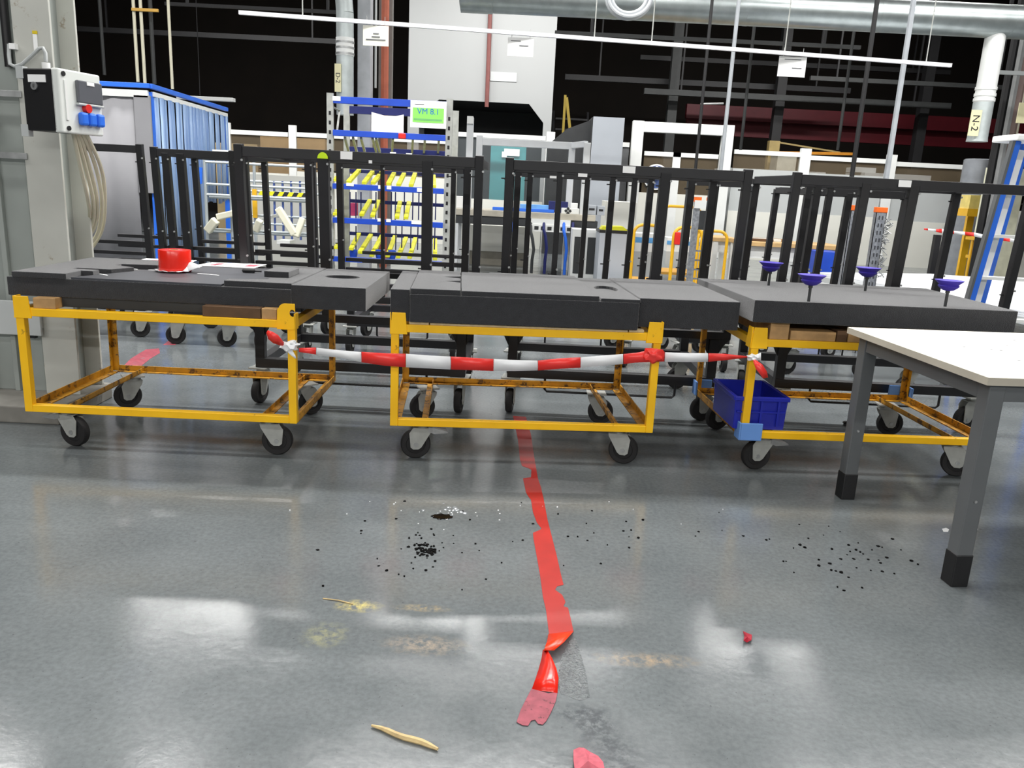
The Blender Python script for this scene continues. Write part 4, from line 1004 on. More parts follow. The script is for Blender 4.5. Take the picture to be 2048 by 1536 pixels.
# tall thin poles
G = 'thin poles hanging from the ceiling'
drop('hanging_pole', 'thick white pole reaching down to the fence at the right', 1770, 0, 372, 8.6, .028, mat('pale_pole', (168, 173, 178), .4), 'pole', G)
drop('hanging_pole', 'black pole left of the thick white pole', 1700, 0, 378, 8.4, .024, DARKS2, 'pole', G)
wp = drop('hanging_pole', 'thin pale pole with a short cross link at mid height', 1441, 0, 345, 8.6, .020, mat('pale_pole', (168, 173, 178), .4), 'pole', G)
MB().tube([at(1447, 207, 8.6), at(1401, 208, 8.6)], .010, 6).build('cross_link', ZINC, wp)
drop('hanging_pole', 'thin dark pole at the left end of the short cross link', 1390, 0, 348, 8.6, .016, DARKS2, 'pole', G)
drop('hanging_pole', 'dim grey pole between the thin pale pole and the white paper sign', 1481, 0, 300, 12, .022, DARKS, 'pole', G)
drop('hanging_pole', 'dim grey pole right of the white paper sign', 1675, 0, 300, 12, .022, DARKS, 'pole', G)

# ------------------------------------------------------------------ white machine hood
YH = 20.5
hx0 = at(817, 120, YH).x; hx1 = at(1110, 120, YH).x
zb_ = at(960, 203, YH).z
hd = thing('machine_hood', 'huge white machine hood with a dark chamfered underside', 'machine', ((hx0+hx1)/2, YH+1.5, 0))
pl = [(hx0, 0), (hx0+.28, 0), (hx0+.28, zb_-.45), (hx0+.75, zb_), (at(1058, 207, YH).x, zb_), (at(1087, 236, YH).x, zb_-.42), (at(1087, 236, YH).x, 0), (hx1, 0), (hx1, HZ-.5), (hx0, HZ-.5)]
MB().prism(pl, (0, YH, 0), (1, 0, 0), (0, 0, 1), (0, .06, 0)).build('front_panel', mat('hood_white', (158, 160, 160), .5, var=.02, scale=.6), hd)
MB().bx(hx0, hx0+.06, YH+.06, YH+3, 0, HZ-.5).build('side_panel', WHT, hd)
MB().bx(hx1-.06, hx1, YH+.06, YH+3, 0, HZ-.5).build('side_panel', WHT, hd)
MB().bx(hx0, hx1, YH+2.94, YH+3, 0, HZ-.5).build('back_panel', DARKS2, hd)
MB().bx(hx0+.06, hx1-.06, YH+.06, YH+2.9, zb_+.02, zb_+.08).build('inner_roof', DARKS2, hd)
MB().bx(*pbox((981, 143), (1033, 164), YH-.02, .02)).build('vent_plate', GRYP, hd)
MB().tube([(at(978, 100, YH).x, YH-.08, at(978, 215, YH).z), (at(978, 100, YH).x, YH-.08, HZ)], .05, 8).build('red_riser', mat('brown_riser', (120, 70, 66), .6), hd)

# ------------------------------------------------------------------ safety fence
YFE = 19.5
def fx(px, py): return at(px, py, YFE).x
def fz(px, py): return at(px, py, YFE).z
def fence_bay(label, px0, px1, py_top, top_h=True, kick=(430, 485), mesh=True, grey=None, post_l=True, post_r=False, M_mesh=MESH, py_ref=300, postw=18):
    xa, xb = fx(px0, py_ref), fx(px1, py_ref); zt = fz((px0+px1)/2, py_top)
    t = thing('safety_fence', label, 'fence', ((xa+xb)/2, YFE, 0), 0, 'white safety fence bays at the back')
    w = postw/1607*YFE
    if post_l: MB().bx(xa-w/2, xa+w/2, YFE-.05, YFE+.05, 0, zt+.15).build('post', WHT, t)
    if post_r: MB().bx(xb-w/2, xb+w/2, YFE-.05, YFE+.05, 0, zt+.10).build('post', WHT, t)
    xa += w/2+.005; xb -= w/2+.02
    MB().bx(xa, xb, YFE-.03, YFE+.03, zt-.10, zt).build('top_rail', WHT, t)
    zk = fz((px0+px1)/2, kick[0]); z2 = fz((px0+px1)/2, kick[1]) if kick[1] else 0
    if mesh: MB().bx(xa, xb, YFE-.006, YFE+.006, zk, zt-.1).build('mesh_panel', M_mesh, t)
    if grey: MB().bx(xa, xb, YFE-.02, YFE+.02, zk, fz((px0+px1)/2, grey)).build('grey_panel', GRYP, t)
    MB().bx(xa, xb, YFE-.025, YFE+.025, .0, zk).build('kick_panel', WHT2, t)
    return t
fence_bay('fence bay left of the flow rack, behind the wire cage trolley', 455, 586, 262, kick=(345, 400), postw=14)
fence_bay('fence bay directly behind the flow rack', 586, 905, 272, kick=(350, 400), postw=14)
fence_bay('fence bay behind the aluminium workstation, in front of a teal panel', 905, 1100, 268, kick=(400, 480), postw=16, post_r=True, M_mesh=CLRP)
fence_bay('short fence bay between the grey cabinet and the white gate', 1196, 1268, 284, kick=(412, 480), postw=16, M_mesh=MESHG)
fence_bay('fence bay just right of the white gate', 1460, 1612, 302, kick=(425, 500), grey=340, postw=16, post_l=False)
fence_bay('fence bay behind the two galvanised posts', 1612, 1786, 315, kick=(432, 510), grey=350, postw=20)
fence_bay('rightmost fence bay beside the cylindrical tank', 1786, 1944, 327, kick=(445, 520), grey=378, postw=18, post_r=True)
# gate
gt = thing('fence_gate', 'tall white gate frame with a round blue sign', 'gate', (fx(1358, 260), YFE-.1, 0))
ga, gb = fx(1272, 300), fx(1450, 310); gz = fz(1358, 246)
wg = .26
for x in (ga, gb): MB().bx(x-wg/2, x+wg/2, YFE-.12, YFE+.05, 0, gz).build('gate_post', WHT, gt, bevel=.01)
MB().bx(ga+wg/2+.001, gb-wg/2-.001, YFE-.115, YFE+.045, gz-.24, gz-.01).build('lintel', WHT, gt, bevel=.01)
zg = fz(1350, 305)
MB().bx(ga+.2, gb-.15, YFE-.03, YFE+.03, zg-.1, zg).build('leaf_rail', WHT, gt)
xm = fx(1352, 330); MB().bx(xm-.09, xm+.09, YFE-.03, YFE+.03, 0, zg).build('leaf_post', WHT, gt)
MB().bx(ga+.2, gb-.15, YFE-.006, YFE+.006, fz(1350, 388), zg-.1).build('mesh_panel', MESH, gt)
MB().bx(ga+.13, gb-.13, YFE-.025, YFE+.025, 0, fz(1350, 388)).build('kick_panel', WHT2, gt)
c = at(1312, 354, YFE-.05); rs = abs(at(1335, 354, YFE).x-at(1285, 354, YFE).x)/2
sg = MB().lathe([(rs, -.01), (rs, .01)], c, 'y', 32).build('round_sign', PAPER, gt)
MB().lathe([(rs*.88, -.016), (rs*.88, -.01)], c, 'y', 32).build('blue_disc', mat('sign_blue', (70, 92, 146), .5), sg)
MB().lathe([(rs*.26, 0), (rs*.3, .1), (rs*.2, .26), (.02, .3)], c+Vector((0, -.02, -rs*.2)), 'z', 14).build('white_symbol', PAPER, sg)

# things behind the fence
pb('teal_cabinet', 'teal machine door with a white emblem behind the fence', 'cabinet', (982, 290), (1048, 392), 19.9, .4, TEAL, z0=0)
x0, x1, y0, y1, z0, z1 = pbox((1004, 302), (1037, 316), 19.86, .02)
o_ = [o for o in bpy.data.objects if o.name.startswith('teal_cabinet')][0]
mb = MB().prism([(0, 0), (.12, 0), (.12, .04), (.42, .04), (.42, .20), (.05, .20), (.05, .13), (0, .13)], (x0, 19.86, z0), (1, 0, 0), (0, 0, 1), (0, .02, 0)); mb.build('emblem', PAPER, o_)
pb('grey_cabinet', 'tall light grey control cabinet with a dark side', 'cabinet', (1187, 233), (1237, 400), 17.9, .01, GRYL, z0=0)
o_ = [o for o in bpy.data.objects if o.name.startswith('grey_cabinet')][0]
x0, x1, y0, y1, z0, z1 = pbox((1187, 233), (1237, 400), 17.9, .01)
MB().bx(x0-.02, x1, 17.912, 19.1, 0, z1-.01).build('cabinet_body', GRYDK, o_)
MB().prism([(0, 0), (-.9, 0), (-.9, z1-.6), (-.5, z1-.25), (0, z1-.05)], (x0-.02, 18.2, 0), (1, 0, 0), (0, 0, 1), (0, .8, 0)).build('dark_housing', GRYDK, o_)
pb('machine_block', 'grey machine block behind the fence left of the galvanised posts', 'machine', (1452, 335), (1640, 430), 20.1, 1.2, GRYP, z0=0)
pb('machine_block', 'grey machine block with a small lid behind the fence', 'machine', (1730, 345), (1848, 440), 20.1, 1.2, GRYP, z0=0)
pb('cover_plate', 'thin grey lid lying on the right grey machine block', 'lid', (1712, 334), (1752, 342), 20.3, .6, GRYP, z0=at(1730, 345, 20.1).z+.003)
pb('control_box', 'beige grey machine head beside the yellow crane arm', 'machine', (1556, 310), (1590, 345), 21.5, .6, mat('beige_grey', (188, 186, 172), .6), z0=0)
cr_ = thing('swing_crane', 'yellow swing crane arm behind the fence', 'crane', (at(1545, 300, 22.4).x, 22.4, 0))
a = at(1548, 282, 22.4)
MB().bx(a.x-.14, a.x+.14, 22.3, 22.5, 0, a.z).build('mast', mat('crane_beige', (160, 140, 90), .6), cr_)
MB().bar(at(1552, 305, 22.35), at(1705, 308, 22.35), .07, .07).build('arm', mat('crane_orange', (204, 134, 32), .6), cr_)
MB().bar(at(1552, 284, 22.35), at(1680, 305, 22.35), .04, .04).build('tie_bar', mat('crane_beige', (160, 140, 90), .6), cr_)
pb('stacked_cartons', 'beige carton pile behind the left fence mesh', 'carton', (520, 272), (650, 295), 20.2, .8, CARD, z0=0)
pb('stacked_cartons', 'lower beige carton pile behind the mesh at the curtain booth', 'carton', (430, 285), (515, 300), 20.4, .8, BEIGE, z0=0)
# dark stairs with yellow rails behind the hood leg
st = thing('dark_stairs', 'dark open stair with yellow handrails right of the machine hood', 'stairs', (at(1140, 300, 22).x, 22, 0))
sx0 = at(1112, 300, 22).x; sx1 = at(1180, 300, 22).x
for k in range(11):
    z = .35+k*.30; MB().bx(sx0, sx1, 21.4+k*.22, 21.62+k*.22, z-.05, z).build('tread', DARKS2, st)
for x in (sx0-.05, sx1+.02): MB().bar((x, 21.4, .1), (x, 24.0, 3.5), .06, .2).build('stringer', DARKS2, st)
ym = mat('stair_yellow', (150, 128, 40), .6)
MB().bar((at(1130, 200, 21.4).x, 21.4, .3), (at(1130, 200, 21.4).x, 21.4, at(1130, 190, 21.4).z), .06).build('handrail', ym, st)
MB().bar((at(1140, 300, 21.2).x, 21.2, .0), (at(1140, 300, 21.2).x, 21.2, 1.3), .05).build('handrail', ym, st)
MB().bar(at(1133, 195, 21.4), at(1140, 260, 21.4), .07).build('handrail', ym, st)
# red storage rack beams and dim steelwork at the back
G = 'dark red beams at the back'
pb('red_beam', 'upper dark red beam across the dark back of the hall', 'beam', (1372, 236), (2300, 253), 25, .2, REDK, G)
pb('red_beam', 'lower dark red beam, just below the other red beam', 'beam', (1372, 268), (2300, 279), 25.4, .2, REDK, G)
G = 'dim steel members high in the hall'
def dim(label, p0, p1, Y, w, M=DARKS):
    A = at(*p0, Y); B = at(*p1, Y); z = (A.z+B.z)/2
    o = one('steel_member', MB().bar((A.x, Y, z), (B.x, Y, z), w, w), M, label, 'beam', G)
    for u in (.12, .88):
        x = A.x+(B.x-A.x)*u; MB().bx(x-.02, x+.02, Y-.02, Y+.02, z+w/2, HZ).build('hanger', DARKS2, o)
dim('dim grey steel member above the white gate', (1288, 183), (1900, 212), 22, .14)
dim('dim steel member at the height of the paper sign', (1130, 158), (1700, 178), 23, .14, DARKS2)
dim('dim steel member right of the paper sign', (1620, 158), (2060, 176), 21, .10)
dim('dim steel member under the hanging rail', (1110, 60), (1720, 100), 12.5, .05)
dim('faint steel member behind the hanging pipes', (150, 60), (690, 82), 22, .12, DARKS2)
dim('faint steel member at the right half of the hall', (1280, 120), (1900, 140), 24, .12, DARKS2)
dim('thin steel member over the far left end of the rail', (330, 3), (700, 30), 14, .05, DARKS2)
for (px, lab) in ((1342, 'left of the white gate opening'), (1555, 'behind the yellow crane arm'), (1845, 'near the right duct')):
    a = at(px, 250, 22.5); one('hall_stanchion', MB().bx(a.x-.12, a.x+.12, 22.5, 22.74, 0, HZ), DARKS if px == 1342 else DARKS2, 'dim hall stanchion '+lab, 'column', 'dim stanchions at the back')

# ------------------------------------------------------------------ aluminium workstation
YW = 14.0
ws = thing('workstation', 'assembly workstation of white aluminium profiles with a dark edged worktop', 'workbench', (at(1060, 400, YW).x, YW+.4, 0))
wx0 = at(946, 350, YW).x; wx1 = at(1170, 350, YW).x
def wz(px, py, Y=YW): return at(px, py, Y).z
for x, yt, Y in ((at(938, 330, YW).x, 235, YW), (at(953, 330, YW).x, 270, YW+.7), (at(1172, 330, YW).x, 285, YW), (at(1147, 330, YW).x, 296, YW+.7)):
    MB().bx(x-.055, x+.055, Y-.05, Y+.05, 0, wz(946 if x < .5 else 1160, yt, Y)).build('profile_post', ALU, ws, bevel=.006)
MB().bar((at(953, 284, YW).x, YW+.7, wz(1050, 283)), (at(1150, 284, YW).x, YW+.7, wz(1050, 283)), .08, .12).build('cross_profile', ALU, ws, bevel=.006)
MB().bar((at(1150, 290, YW).x, YW+.7, wz(1150, 287)), (at(1172, 290, YW).x, YW, wz(1150, 287)), .07, .10).build('cross_profile', ALU, ws, bevel=.006)
MB().bx(at(932, 330, YW).x, at(944, 330, YW).x, YW-.09, YW-.05, wz(938, 248), wz(938, 233)).build('white_bracket', WHT, ws)
zt2 = wz(1060, 424)
MB().bx(at(905, 420, YW).x, at(1190, 430, YW).x, YW-.15, YW+.8, zt2-.10, zt2).build('worktop', mat('worktop_beige', (176, 170, 156), .6), ws, bevel=.005)
MB().bx(at(905, 420, YW).x, at(1195, 430, YW).x, YW-.12, YW+.75, zt2-.24, zt2-.10).build('under_frame', GRYDK, ws)
for px in (912, 1186):
    for y in (YW-.08, YW+.7): MB().bx(at(px, 480, YW).x-.04, at(px, 480, YW).x+.04, y-.04, y+.04, 0, zt2-.24).build('leg', ALU, ws)
# socket panel under the top
x0, x1, y0, y1, z0, z1 = pbox((1062, 448), (1140, 466), YW-.2, .08)
sp_ = MB().bx(x0, x1, y0, y1, z0, z1).build('socket_panel', WHT, ws)
MB().bx(x0, x1, y0+.02, y1+.1, z1, zt2-.1).build('panel_bracket', WHT, ws)
for k in range(6): MB().bx(x0+.06+k*.11, x0+.13+k*.11, y0-.01, y0, z0+.03, z1-.03).build('socket', INK, sp_)
# blue pieces on the bench
for (TL, BR, dy, h, lab, M) in (((985, 414), (1108, 424), .05, .2, 'long blue tray at the front of the workstation top', BLUET), ((1040, 408), (1106, 413), .42, .2, 'pale blue profile bundle behind the long blue tray', mat('pale_blue', (110, 170, 230), .5))):
    pb('blue_tray', lab, 'tray', TL, BR, YW+dy, h, M, 'blue trays on the workstation', z0=zt2+.002)
pb('blue_bin', 'dark blue bin on the workstation behind the trays', 'bin', (1098, 402), (1136, 413), YW+.4, .2, BLUED, z0=zt2+.002)
pb('component_box', 'white box with a black diamond print on the workstation', 'box', (1124, 416), (1158, 430), YW-.05, .25, WHT, z0=zt2+.002)
o_ = [o for o in bpy.data.objects if o.name.startswith('component_box')][0]
p = at(1136, 422, YW-.055); mb = MB()
for dx, dz in ((0, .035), (-.035, 0), (.035, 0), (0, -.035)): mb.prism([(0, .03), (.03, 0), (0, -.03), (-.03, 0)], (p.x+dx, YW-.056, p.z+dz), (1, 0, 0), (0, 0, 1), (0, .004, 0))
mb.build('diamond_print', INK, o_)
pb('white_cup', 'small white carton standing on the workstation', 'carton', (1142, 406), (1155, 418), YW+.3, .12, PAPER, z0=zt2+.002)
for (TL, BR, lab) in (((1175, 410), (1192, 428), 'grey device at the right end of the workstation'), ((1195, 412), (1209, 430), 'grey device with a dark screen near the gate')):
    d_ = pb('test_device', lab, 'device', TL, BR, YW+.05, .25, GRYL, 'grey devices on the workstation', z0=zt2+.002)
    x0, x1, y0, y1, z0, z1 = pbox(TL, BR, YW+.05, .2); MB().bx(x0+.03, x1-.03, YW+.04, YW+.05, z0+.06, z1-.05).build('screen', INK, d_)
# hoses hanging under the bench
G = 'blue and grey hoses hanging under the workstation'
for k, (px, y0_, y1_, M, lab) in enumerate(((1025, 465, 520, BLUET, 'leftmost blue hose under the workstation'), (1062, 478, 520, GRYDK, 'grey hose left of the socket panel'), (1088, 472, 520, BLUED, 'hose with a dark blue grip under the socket panel'), (1128, 476, 524, BLUET, 'bright blue hose right of the socket panel centre'), (1146, 478, 524, BLUED, 'rightmost dark blue hose beside the white cupboard'))):
    a = at(px, 446, YW-.16); b = at(px+3, y0_, YW-.25); c = at(px+2, y1_, YW-.22)
    one('air_hose', MB().tube([a, a.lerp(b, .5)+Vector((-.02, -.05, 0)), b, (b.x+.03, b.y, (b.z+c.z)/2), c, (c.x, c.y, .012)], .026, 8), M, lab, 'hose', G)
pb('white_cupboard', 'white cupboard with dark glass doors under the workstation', 'cupboard', (1146, 458), (1196, 560), YW-.75, .5, WHT, z0=0)
o_ = [o for o in bpy.data.objects if o.name.startswith('white_cupboard')][0]
x0, x1, y0, y1, z0, z1 = pbox((1146, 458), (1196, 560), YW-.75, .5, 0)
for a_, b_ in ((.08, .46), (.54, .85)): MB().bx(x0+(x1-x0)*a_, x0+(x1-x0)*b_, y0-.012, y0, .1, z1-.12).build('door_pane', GRYDK, o_)
gb_ = pb('grey_chest', 'light grey chest with a black lid right of the white cupboard', 'chest', (1200, 465), (1258, 560), YW-1.5, .6, GRYL, z0=0)
x0, x1, y0, y1, z0, z1 = pbox((1200, 465), (1258, 560), YW-1.5, .6, 0)
MB().bx(x0-.01, x1+.01, y0-.01, y1+.01, z1, z1+.04).build('lid', BLK2, gb_)
MB().prism([(0, 0), (.42, .0), (.34, .06), (.03, .05)], (x0+.02, y0+.1, z1+.041), (1, 0, 0), (0, 0, 1), (0, .3, 0)).build('yellow_cloth', YELS, gb_)
pb('white_machine', 'white panelled machine base right of the workstation', 'machine', (1212, 402), (1262, 560), 16.5, .8, WHT2, z0=0)
pb('white_carton', 'white box with red print at the left end of the workstation', 'box', (908, 392), (930, 420), YW+.2, .25, PAPER, z0=zt2+.002)
pb('white_bench_front', 'cream cupboard fronts under the left half of the workstation', 'cupboard', (925, 448), (1058, 487), YW+.95, .4, WHT2, z0=.25)
o_ = [o for o in bpy.data.objects if o.name.startswith('white_bench_front')][0]
x0, x1, y0, y1, z0, z1 = pbox((925, 448), (1058, 487), YW+.95, .4)
MB().bx(x0+.05, x1-.05, y0+.05, y1-.02, 0, .25).build('plinth', mat('plinth_beige', (150, 146, 134), .7), o_)

# ------------------------------------------------------------------ wire cage trolley left of the flow rack
YT = 9.0
cg = thing('tube_trolley', 'grey tube frame trolley with blue bars and pale padded parts', 'trolley', (at(520, 480, YT).x, YT+.4, 0))
tx0 = at(412, 400, YT).x; tx1 = at(628, 400, YT).x
G_ = TUBEG
for y in (YT, YT+.8):
    for x in (tx0, tx0+.28, tx1): MB().tube([(x, y, 0.0), (x, y, wz(500, 311, YT))], .018, 8).build('tube_post', G_, cg)
for (py, y, M) in ((313, YT+.23, G_), (328, YT, G_), (372, YT, G_), (393, YT, G_), (398, YT+.1, G_), (462, YT, G_), (466, YT+.05, G_), (362, YT+.8, TUBEG), (382, YT+.8, TUBEG), (430, YT+.8, TUBEG), (446, YT+.8, G_)):
    z = wz(500, py, y); MB().tube([(tx0, y, z), (tx1, y, z)], .014, 8).build('tube_rail', M, cg)
for px in (508, 532, 548, 565, 582, 600):
    a = at(px, 362, YT+.8); b = at(px, 480, YT+.8); MB().tube([(a.x, YT+.8, b.z), (a.x, YT+.8, a.z)], .014, 6).build('blue_bar', mat('steel_blue', (70, 90, 150), .5), cg)
x0, x1, y0, y1, z0, z1 = pbox((504, 378), (514, 436), YT+.75, .03); MB().bx(x0, x1, y0, y1, z0, z1).build('yellow_plate', YELT, cg)
# black and yellow hazard strip
hz = MB(); a = at(516, 385, YT+.7); b = at(612, 391, YT+.7); n = 10
for k in range(n):
    hz.cur = k % 2; u0, u1 = k/n, (k+1)/n
    xA = a.x+(b.x-a.x)*u0; xB = a.x+(b.x-a.x)*u1; z = (a.z+b.z)/2
    hz.prism([(xA, z-.025), (xB, z-.025), (xB+.03, z+.025), (xA+.03, z+.025)], (0, YT+.7, 0), (1, 0, 0), (0, 0, 1), (0, .004, 0))
hz.build('hazard_strip', [YELS, INK], cg)
for (p0, p1, w) in (((556, 416), (590, 470), .075), ((606, 436), (592, 474), .065), ((415, 462), (432, 440), .09), ((435, 434), (480, 424), .07), ((512, 462), (520, 440), .07)):
    MB().bar(at(*p0, YT-.06), at(*p1, YT-.10), w, .07, (0, 1, 0)).build('pale_arm', mat('ivory_plastic', (222, 220, 200), .5, var=.05), cg, bevel=.012)
MB().bar(at(522, 440, YT), at(556, 430, YT+.1), .03, .03).build('strut', ZINC2, cg)
x0, x1, y0, y1, z0, z1 = pbox((553, 480), (580, 490), YT+.3, .2)
one('white_tray', MB().bx(x0, x1, y0, y1, z0, z1), WHT, 'white shallow tray low on the tube trolley', 'tray', bevel=.005)
p = at(402, 350, YT+.1)
one('blue_cloth', MB().prism([(0, 0), (.09, .0), (.08, -.17), (.03, -.19)], (p.x-.03, YT-.02, p.z+.08), (1, 0, 0), (0, 0, 1), (0, .02, 0)), BLUET, 'small blue cloth hanging at the left post of the tube trolley', 'cloth')
pb('white_roll', 'short white roll lying on top of the tube trolley', 'roll', (424, 299), (463, 310), YT+.2, .07, WHT)  # plain white roll, gives off no light
# white board leaning behind the trolley, between it and the fence
pb('white_partition', 'white partition board behind the tube trolley', 'partition', (455, 345), (668, 470), 13.5, .1, WHT2, z0=0)

# ------------------------------------------------------------------ yellow tube trolleys, white boxes, benches at centre right
def hoop(x0, x1, zt, Y, r, n=6):
    pts = [(x0, Y, 0.)]
    rad = .12
    for k in range(n+1):
        t = PI-k*PI/2/n; pts.append((x0+rad+rad*math.cos(t), Y, zt-rad+rad*math.sin(t)))
    for k in range(n+1):
        t = PI/2-k*PI/2/n; pts.append((x1-rad+rad*math.cos(t), Y, zt-rad+rad*math.sin(t)))
    pts.append((x1, Y, 0.)); return pts
YY = 11.5
G = 'yellow tube hand trolleys'
def yt(px0, px1, py, dy, label, plate=True):
    x0, x1 = at(px0, 490, YY+dy).x, at(px1, 490, YY+dy).x; z = at((px0+px1)/2, py, YY+dy).z
    t = thing('hand_trolley', label, 'trolley', ((x0+x1)/2, YY+dy, 0), 0, G)
    MB().tube(hoop(x0, x1, z, YY+dy, .022), .022, 8).build('handle_hoop', YELT, t)
    MB().bx(x0, x1, YY+dy-.02, YY+dy+.75, .16, .20).build('platform', mat('trolley_deck', (200, 150, 60), .6), t)
    for x in (x0+.08, x1-.08):
        for y in (YY+dy+.1, YY+dy+.62): MB().lathe([(.08, -.02), (.08, .02)], (x, y, .08), 'x', 16).build('wheel', RUB, t)
yt(1266, 1318, 450, .0, 'left yellow tube hand trolley with a low hoop')
yt(1319, 1395, 413, 1.7, 'yellow tube hand trolley with the tallest hoop')
yt(1346, 1403, 455, -1.1, 'yellow tube hand trolley holding the red bag')
yt(1395, 1453, 462, .2, 'rightmost yellow tube hand trolley, left of the wooden bench')
pb('red_bag', 'small red bag hanging on the yellow hoop', 'bag', (1351, 464), (1360, 490), YY-1.17, .05, RED, bevel=.01)
G = 'white boxes with blue stripes'
for (TL, BR, Y, lab) in (((1272, 466), (1312, 497), 13.0, 'white box with a blue stripe behind the left yellow hoop'), ((1335, 475), (1404, 500), 14.3, 'wide white box with a blue stripe behind the galvanised ladder frame')):
    b_ = pb('striped_box', lab, 'box', TL, BR, Y, .4, WHT, G, z0=0)
    x0, x1, y0, y1, z0, z1 = pbox(TL, BR, Y, .4); MB().bx(x0-.002, x1+.002, Y-.004, Y, z0+(z1-z0)*.35, z0+(z1-z0)*.72).build('blue_stripe', mat('stripe_blue', (90, 160, 220), .5), b_)
    MB().bx(x0-.003, x1+.003, Y-.006, Y+.39, 0, z0*.9).build('base_cabinet', GRYP, b_)
G = 'galvanised slotted uprights with orange caps'
def upright(px, pyt, Y, label, w=.085, crumple=0):
    p = at(px, pyt, Y); x = at(px-3, 480, Y).x
    t = thing('slotted_upright', label, 'upright', (x, Y, 0), 0, G)
    n = 26; mb = MB(); zt = p.z
    mb.bx(x-w/2, x-w/2+.006, Y, Y+.06, 0, zt).bx(x+w/2-.006, x+w/2, Y, Y+.06, 0, zt).bx(x-w/2, x+w/2, Y, Y+.006, 0, zt)
    mb.cur = 1
    for k in range(int(zt/.07)): mb.bx(x-.022, x-.008, Y-.0015, Y-.0002, .04+k*.07, .075+k*.07).bx(x+.008, x+.022, Y-.0015, Y-.0002, .04+k*.07, .075+k*.07)
    mb.build('galvanised_post', [mat('galvanised_dull', (150, 154, 160), .5, metal=.35, var=.3, scale=40), mat('slot_dark', (70, 72, 76), .6)], t)
    MB().bx(x-w/2-.004, x+w/2+.004, Y-.004, Y+.064, zt-.005, zt+.045).build('end_cap', ORNG, t, bevel=.004)
    if crumple:
        r = random.Random(3); mb = MB()
        for k in range(24):
            z = r.uniform(.75, zt-.05); mb.tube([(x+w/2-.01, Y-.01, z), (x+w/2+r.uniform(.02, .06), Y-.03, z+r.uniform(-.04, .04)), (x+w/2-.005, Y-.02, z+r.uniform(-.06, .06))], .006, 5)
        mb.build('wire_tangle', ZINC, t)
    return t
upright(1707, 420, 7.75+.1, 'galvanised slotted upright with an orange cap left of the front rack post', .10)
upright(1758, 424, 7.75+.1, 'galvanised slotted upright wrapped in tangled wire', .10, 1)
lf = thing('ladder_frame', 'galvanised slotted ladder frame with a dark window and orange corner caps', 'frame', (at(1405, 480, 7.9).x, 7.9, 0))
la, lb = at(1388, 480, 7.9).x, at(1414, 480, 7.9).x; lz = at(1403, 402, 7.9).z
gm = mat('galvanised_dull', (150, 154, 160), .5, metal=.35, var=.3, scale=40)
for x in (la, lb):
    MB().bx(x-.028, x+.028, 7.9, 7.95, 0, lz).build('galvanised_post', gm, lf)
    MB().bx(x-.034, x+.034, 7.895, 7.955, lz-.01, lz+.035).build('end_cap', ORNG, lf)
MB().bx(la-.03, lb+.03, 7.89, 7.90, lz-.07, lz+.005).build('head_plate', WHT, lf)
MB().bx(la+.028, lb-.028, 7.9, 7.94, lz-.27, lz-.09).build('dark_window', GRYDK, lf)
for k in range(10): MB().bx(la, lb, 7.92, 7.935, .1+k*.09, .115+k*.09).build('rung', gm, lf)
# wooden top benches
G = 'white work benches with wooden tops'
def bench(TL, BR, Y, label, h=.06):
    x0, x1 = at(*TL, Y).x, at(*BR, Y).x; z = at((TL[0]+BR[0])/2, TL[1], Y).z
    t = thing('wooden_bench', label, 'workbench', ((x0+x1)/2, Y+.4, 0), 0, G)
    MB().bx(x0, x1, Y, Y+.8, z-h, z).build('wood_top', mat('bench_wood', (206, 170, 116), .6, var=.12, scale=8), t, bevel=.004)
    for x in (x0+.06, x1-.06):
        for y in (Y+.06, Y+.74): MB().bx(x-.04, x+.04, y-.04, y+.04, 0, z-h).build('leg', WHT, t)
    MB().bx(x0+.1, x1-.1, Y+.1, Y+.7, z-h-.18, z-h).build('drawer_box', WHT, t)
    return z, x0, x1
bz, b0, b1 = bench((1488, 488), (1690, 498), 12.0, 'white work bench with a pale wooden top behind the right rack')
bz2, b2, b3 = bench((1426, 476), (1476, 480), 13.2, 'small white bench with a brown top behind the rightmost hand trolley')
for k, (x, w, lab) in enumerate(((b0+.25, .5, 'brown slat'), (b0+.35, .6, 'white slat'), (b0+.5, .45, 'short pale slat'))):
    one('loose_slat', MB().bar((x-w/2, 12.3+.12*k, bz+.02+.0*k), (x+w/2, 12.25+.12*k, bz+.02+.0*k), .05, .036), (WOODD, WHT, WOOD)[k], lab+' lying on the wooden top bench', 'slat', 'loose slats on the wooden bench', bevel=.003)
pb('blue_tote', 'blue tote box on a white stand before the wooden bench end', 'box', (1636, 503), (1682, 516), 11.4, .4, BLUE, z0=bz*.55)
o_ = [o for o in bpy.data.objects if o.name.startswith('blue_tote')][0]
x0, x1, y0, y1, z0, z1 = pbox((1636, 503), (1682, 516), 11.4, .4); MB().bx(x0, x1, 11.4, 11.8, 0, bz*.55-.003).build('stand', WHT, o_)

# ------------------------------------------------------------------ white slabs behind the right trolley
sl = thing('slab_table', 'table stacked with large white slabs behind the right trolley', 'table', (4.6, 8.4, 0), world=True)
q = [atz(1640, 545, .6), atz(1895, 592, .6), atz(2130, 640, .6), Vector((7.5, 9.8, .6)), atz(1862, 548, .6)]
q = [(p.x, p.y) for p in q]
for k in range(3):
    MB().prism([(x, y+.01*k) for x, y in q], (0, 0, .55+.018*k), (1, 0, 0), (0, 1, 0), (0, 0, .016)).build('white_slab', mat('slab_white', (240, 243, 246), .45, var=.01), sl, bevel=.002)
MB().prism(q, (0, 0, .49), (1, 0, 0), (0, 1, 0), (0, 0, .06)).build('table_frame', GRYP, sl)
for (x, y) in ((3.95, 9.5), (4.4, 8.0), (4.9, 7.3), (6.4, 9.0)):
    MB().bx(x-.03, x+.03, y-.03, y+.03, 0, .49).build('leg', WHT, sl)

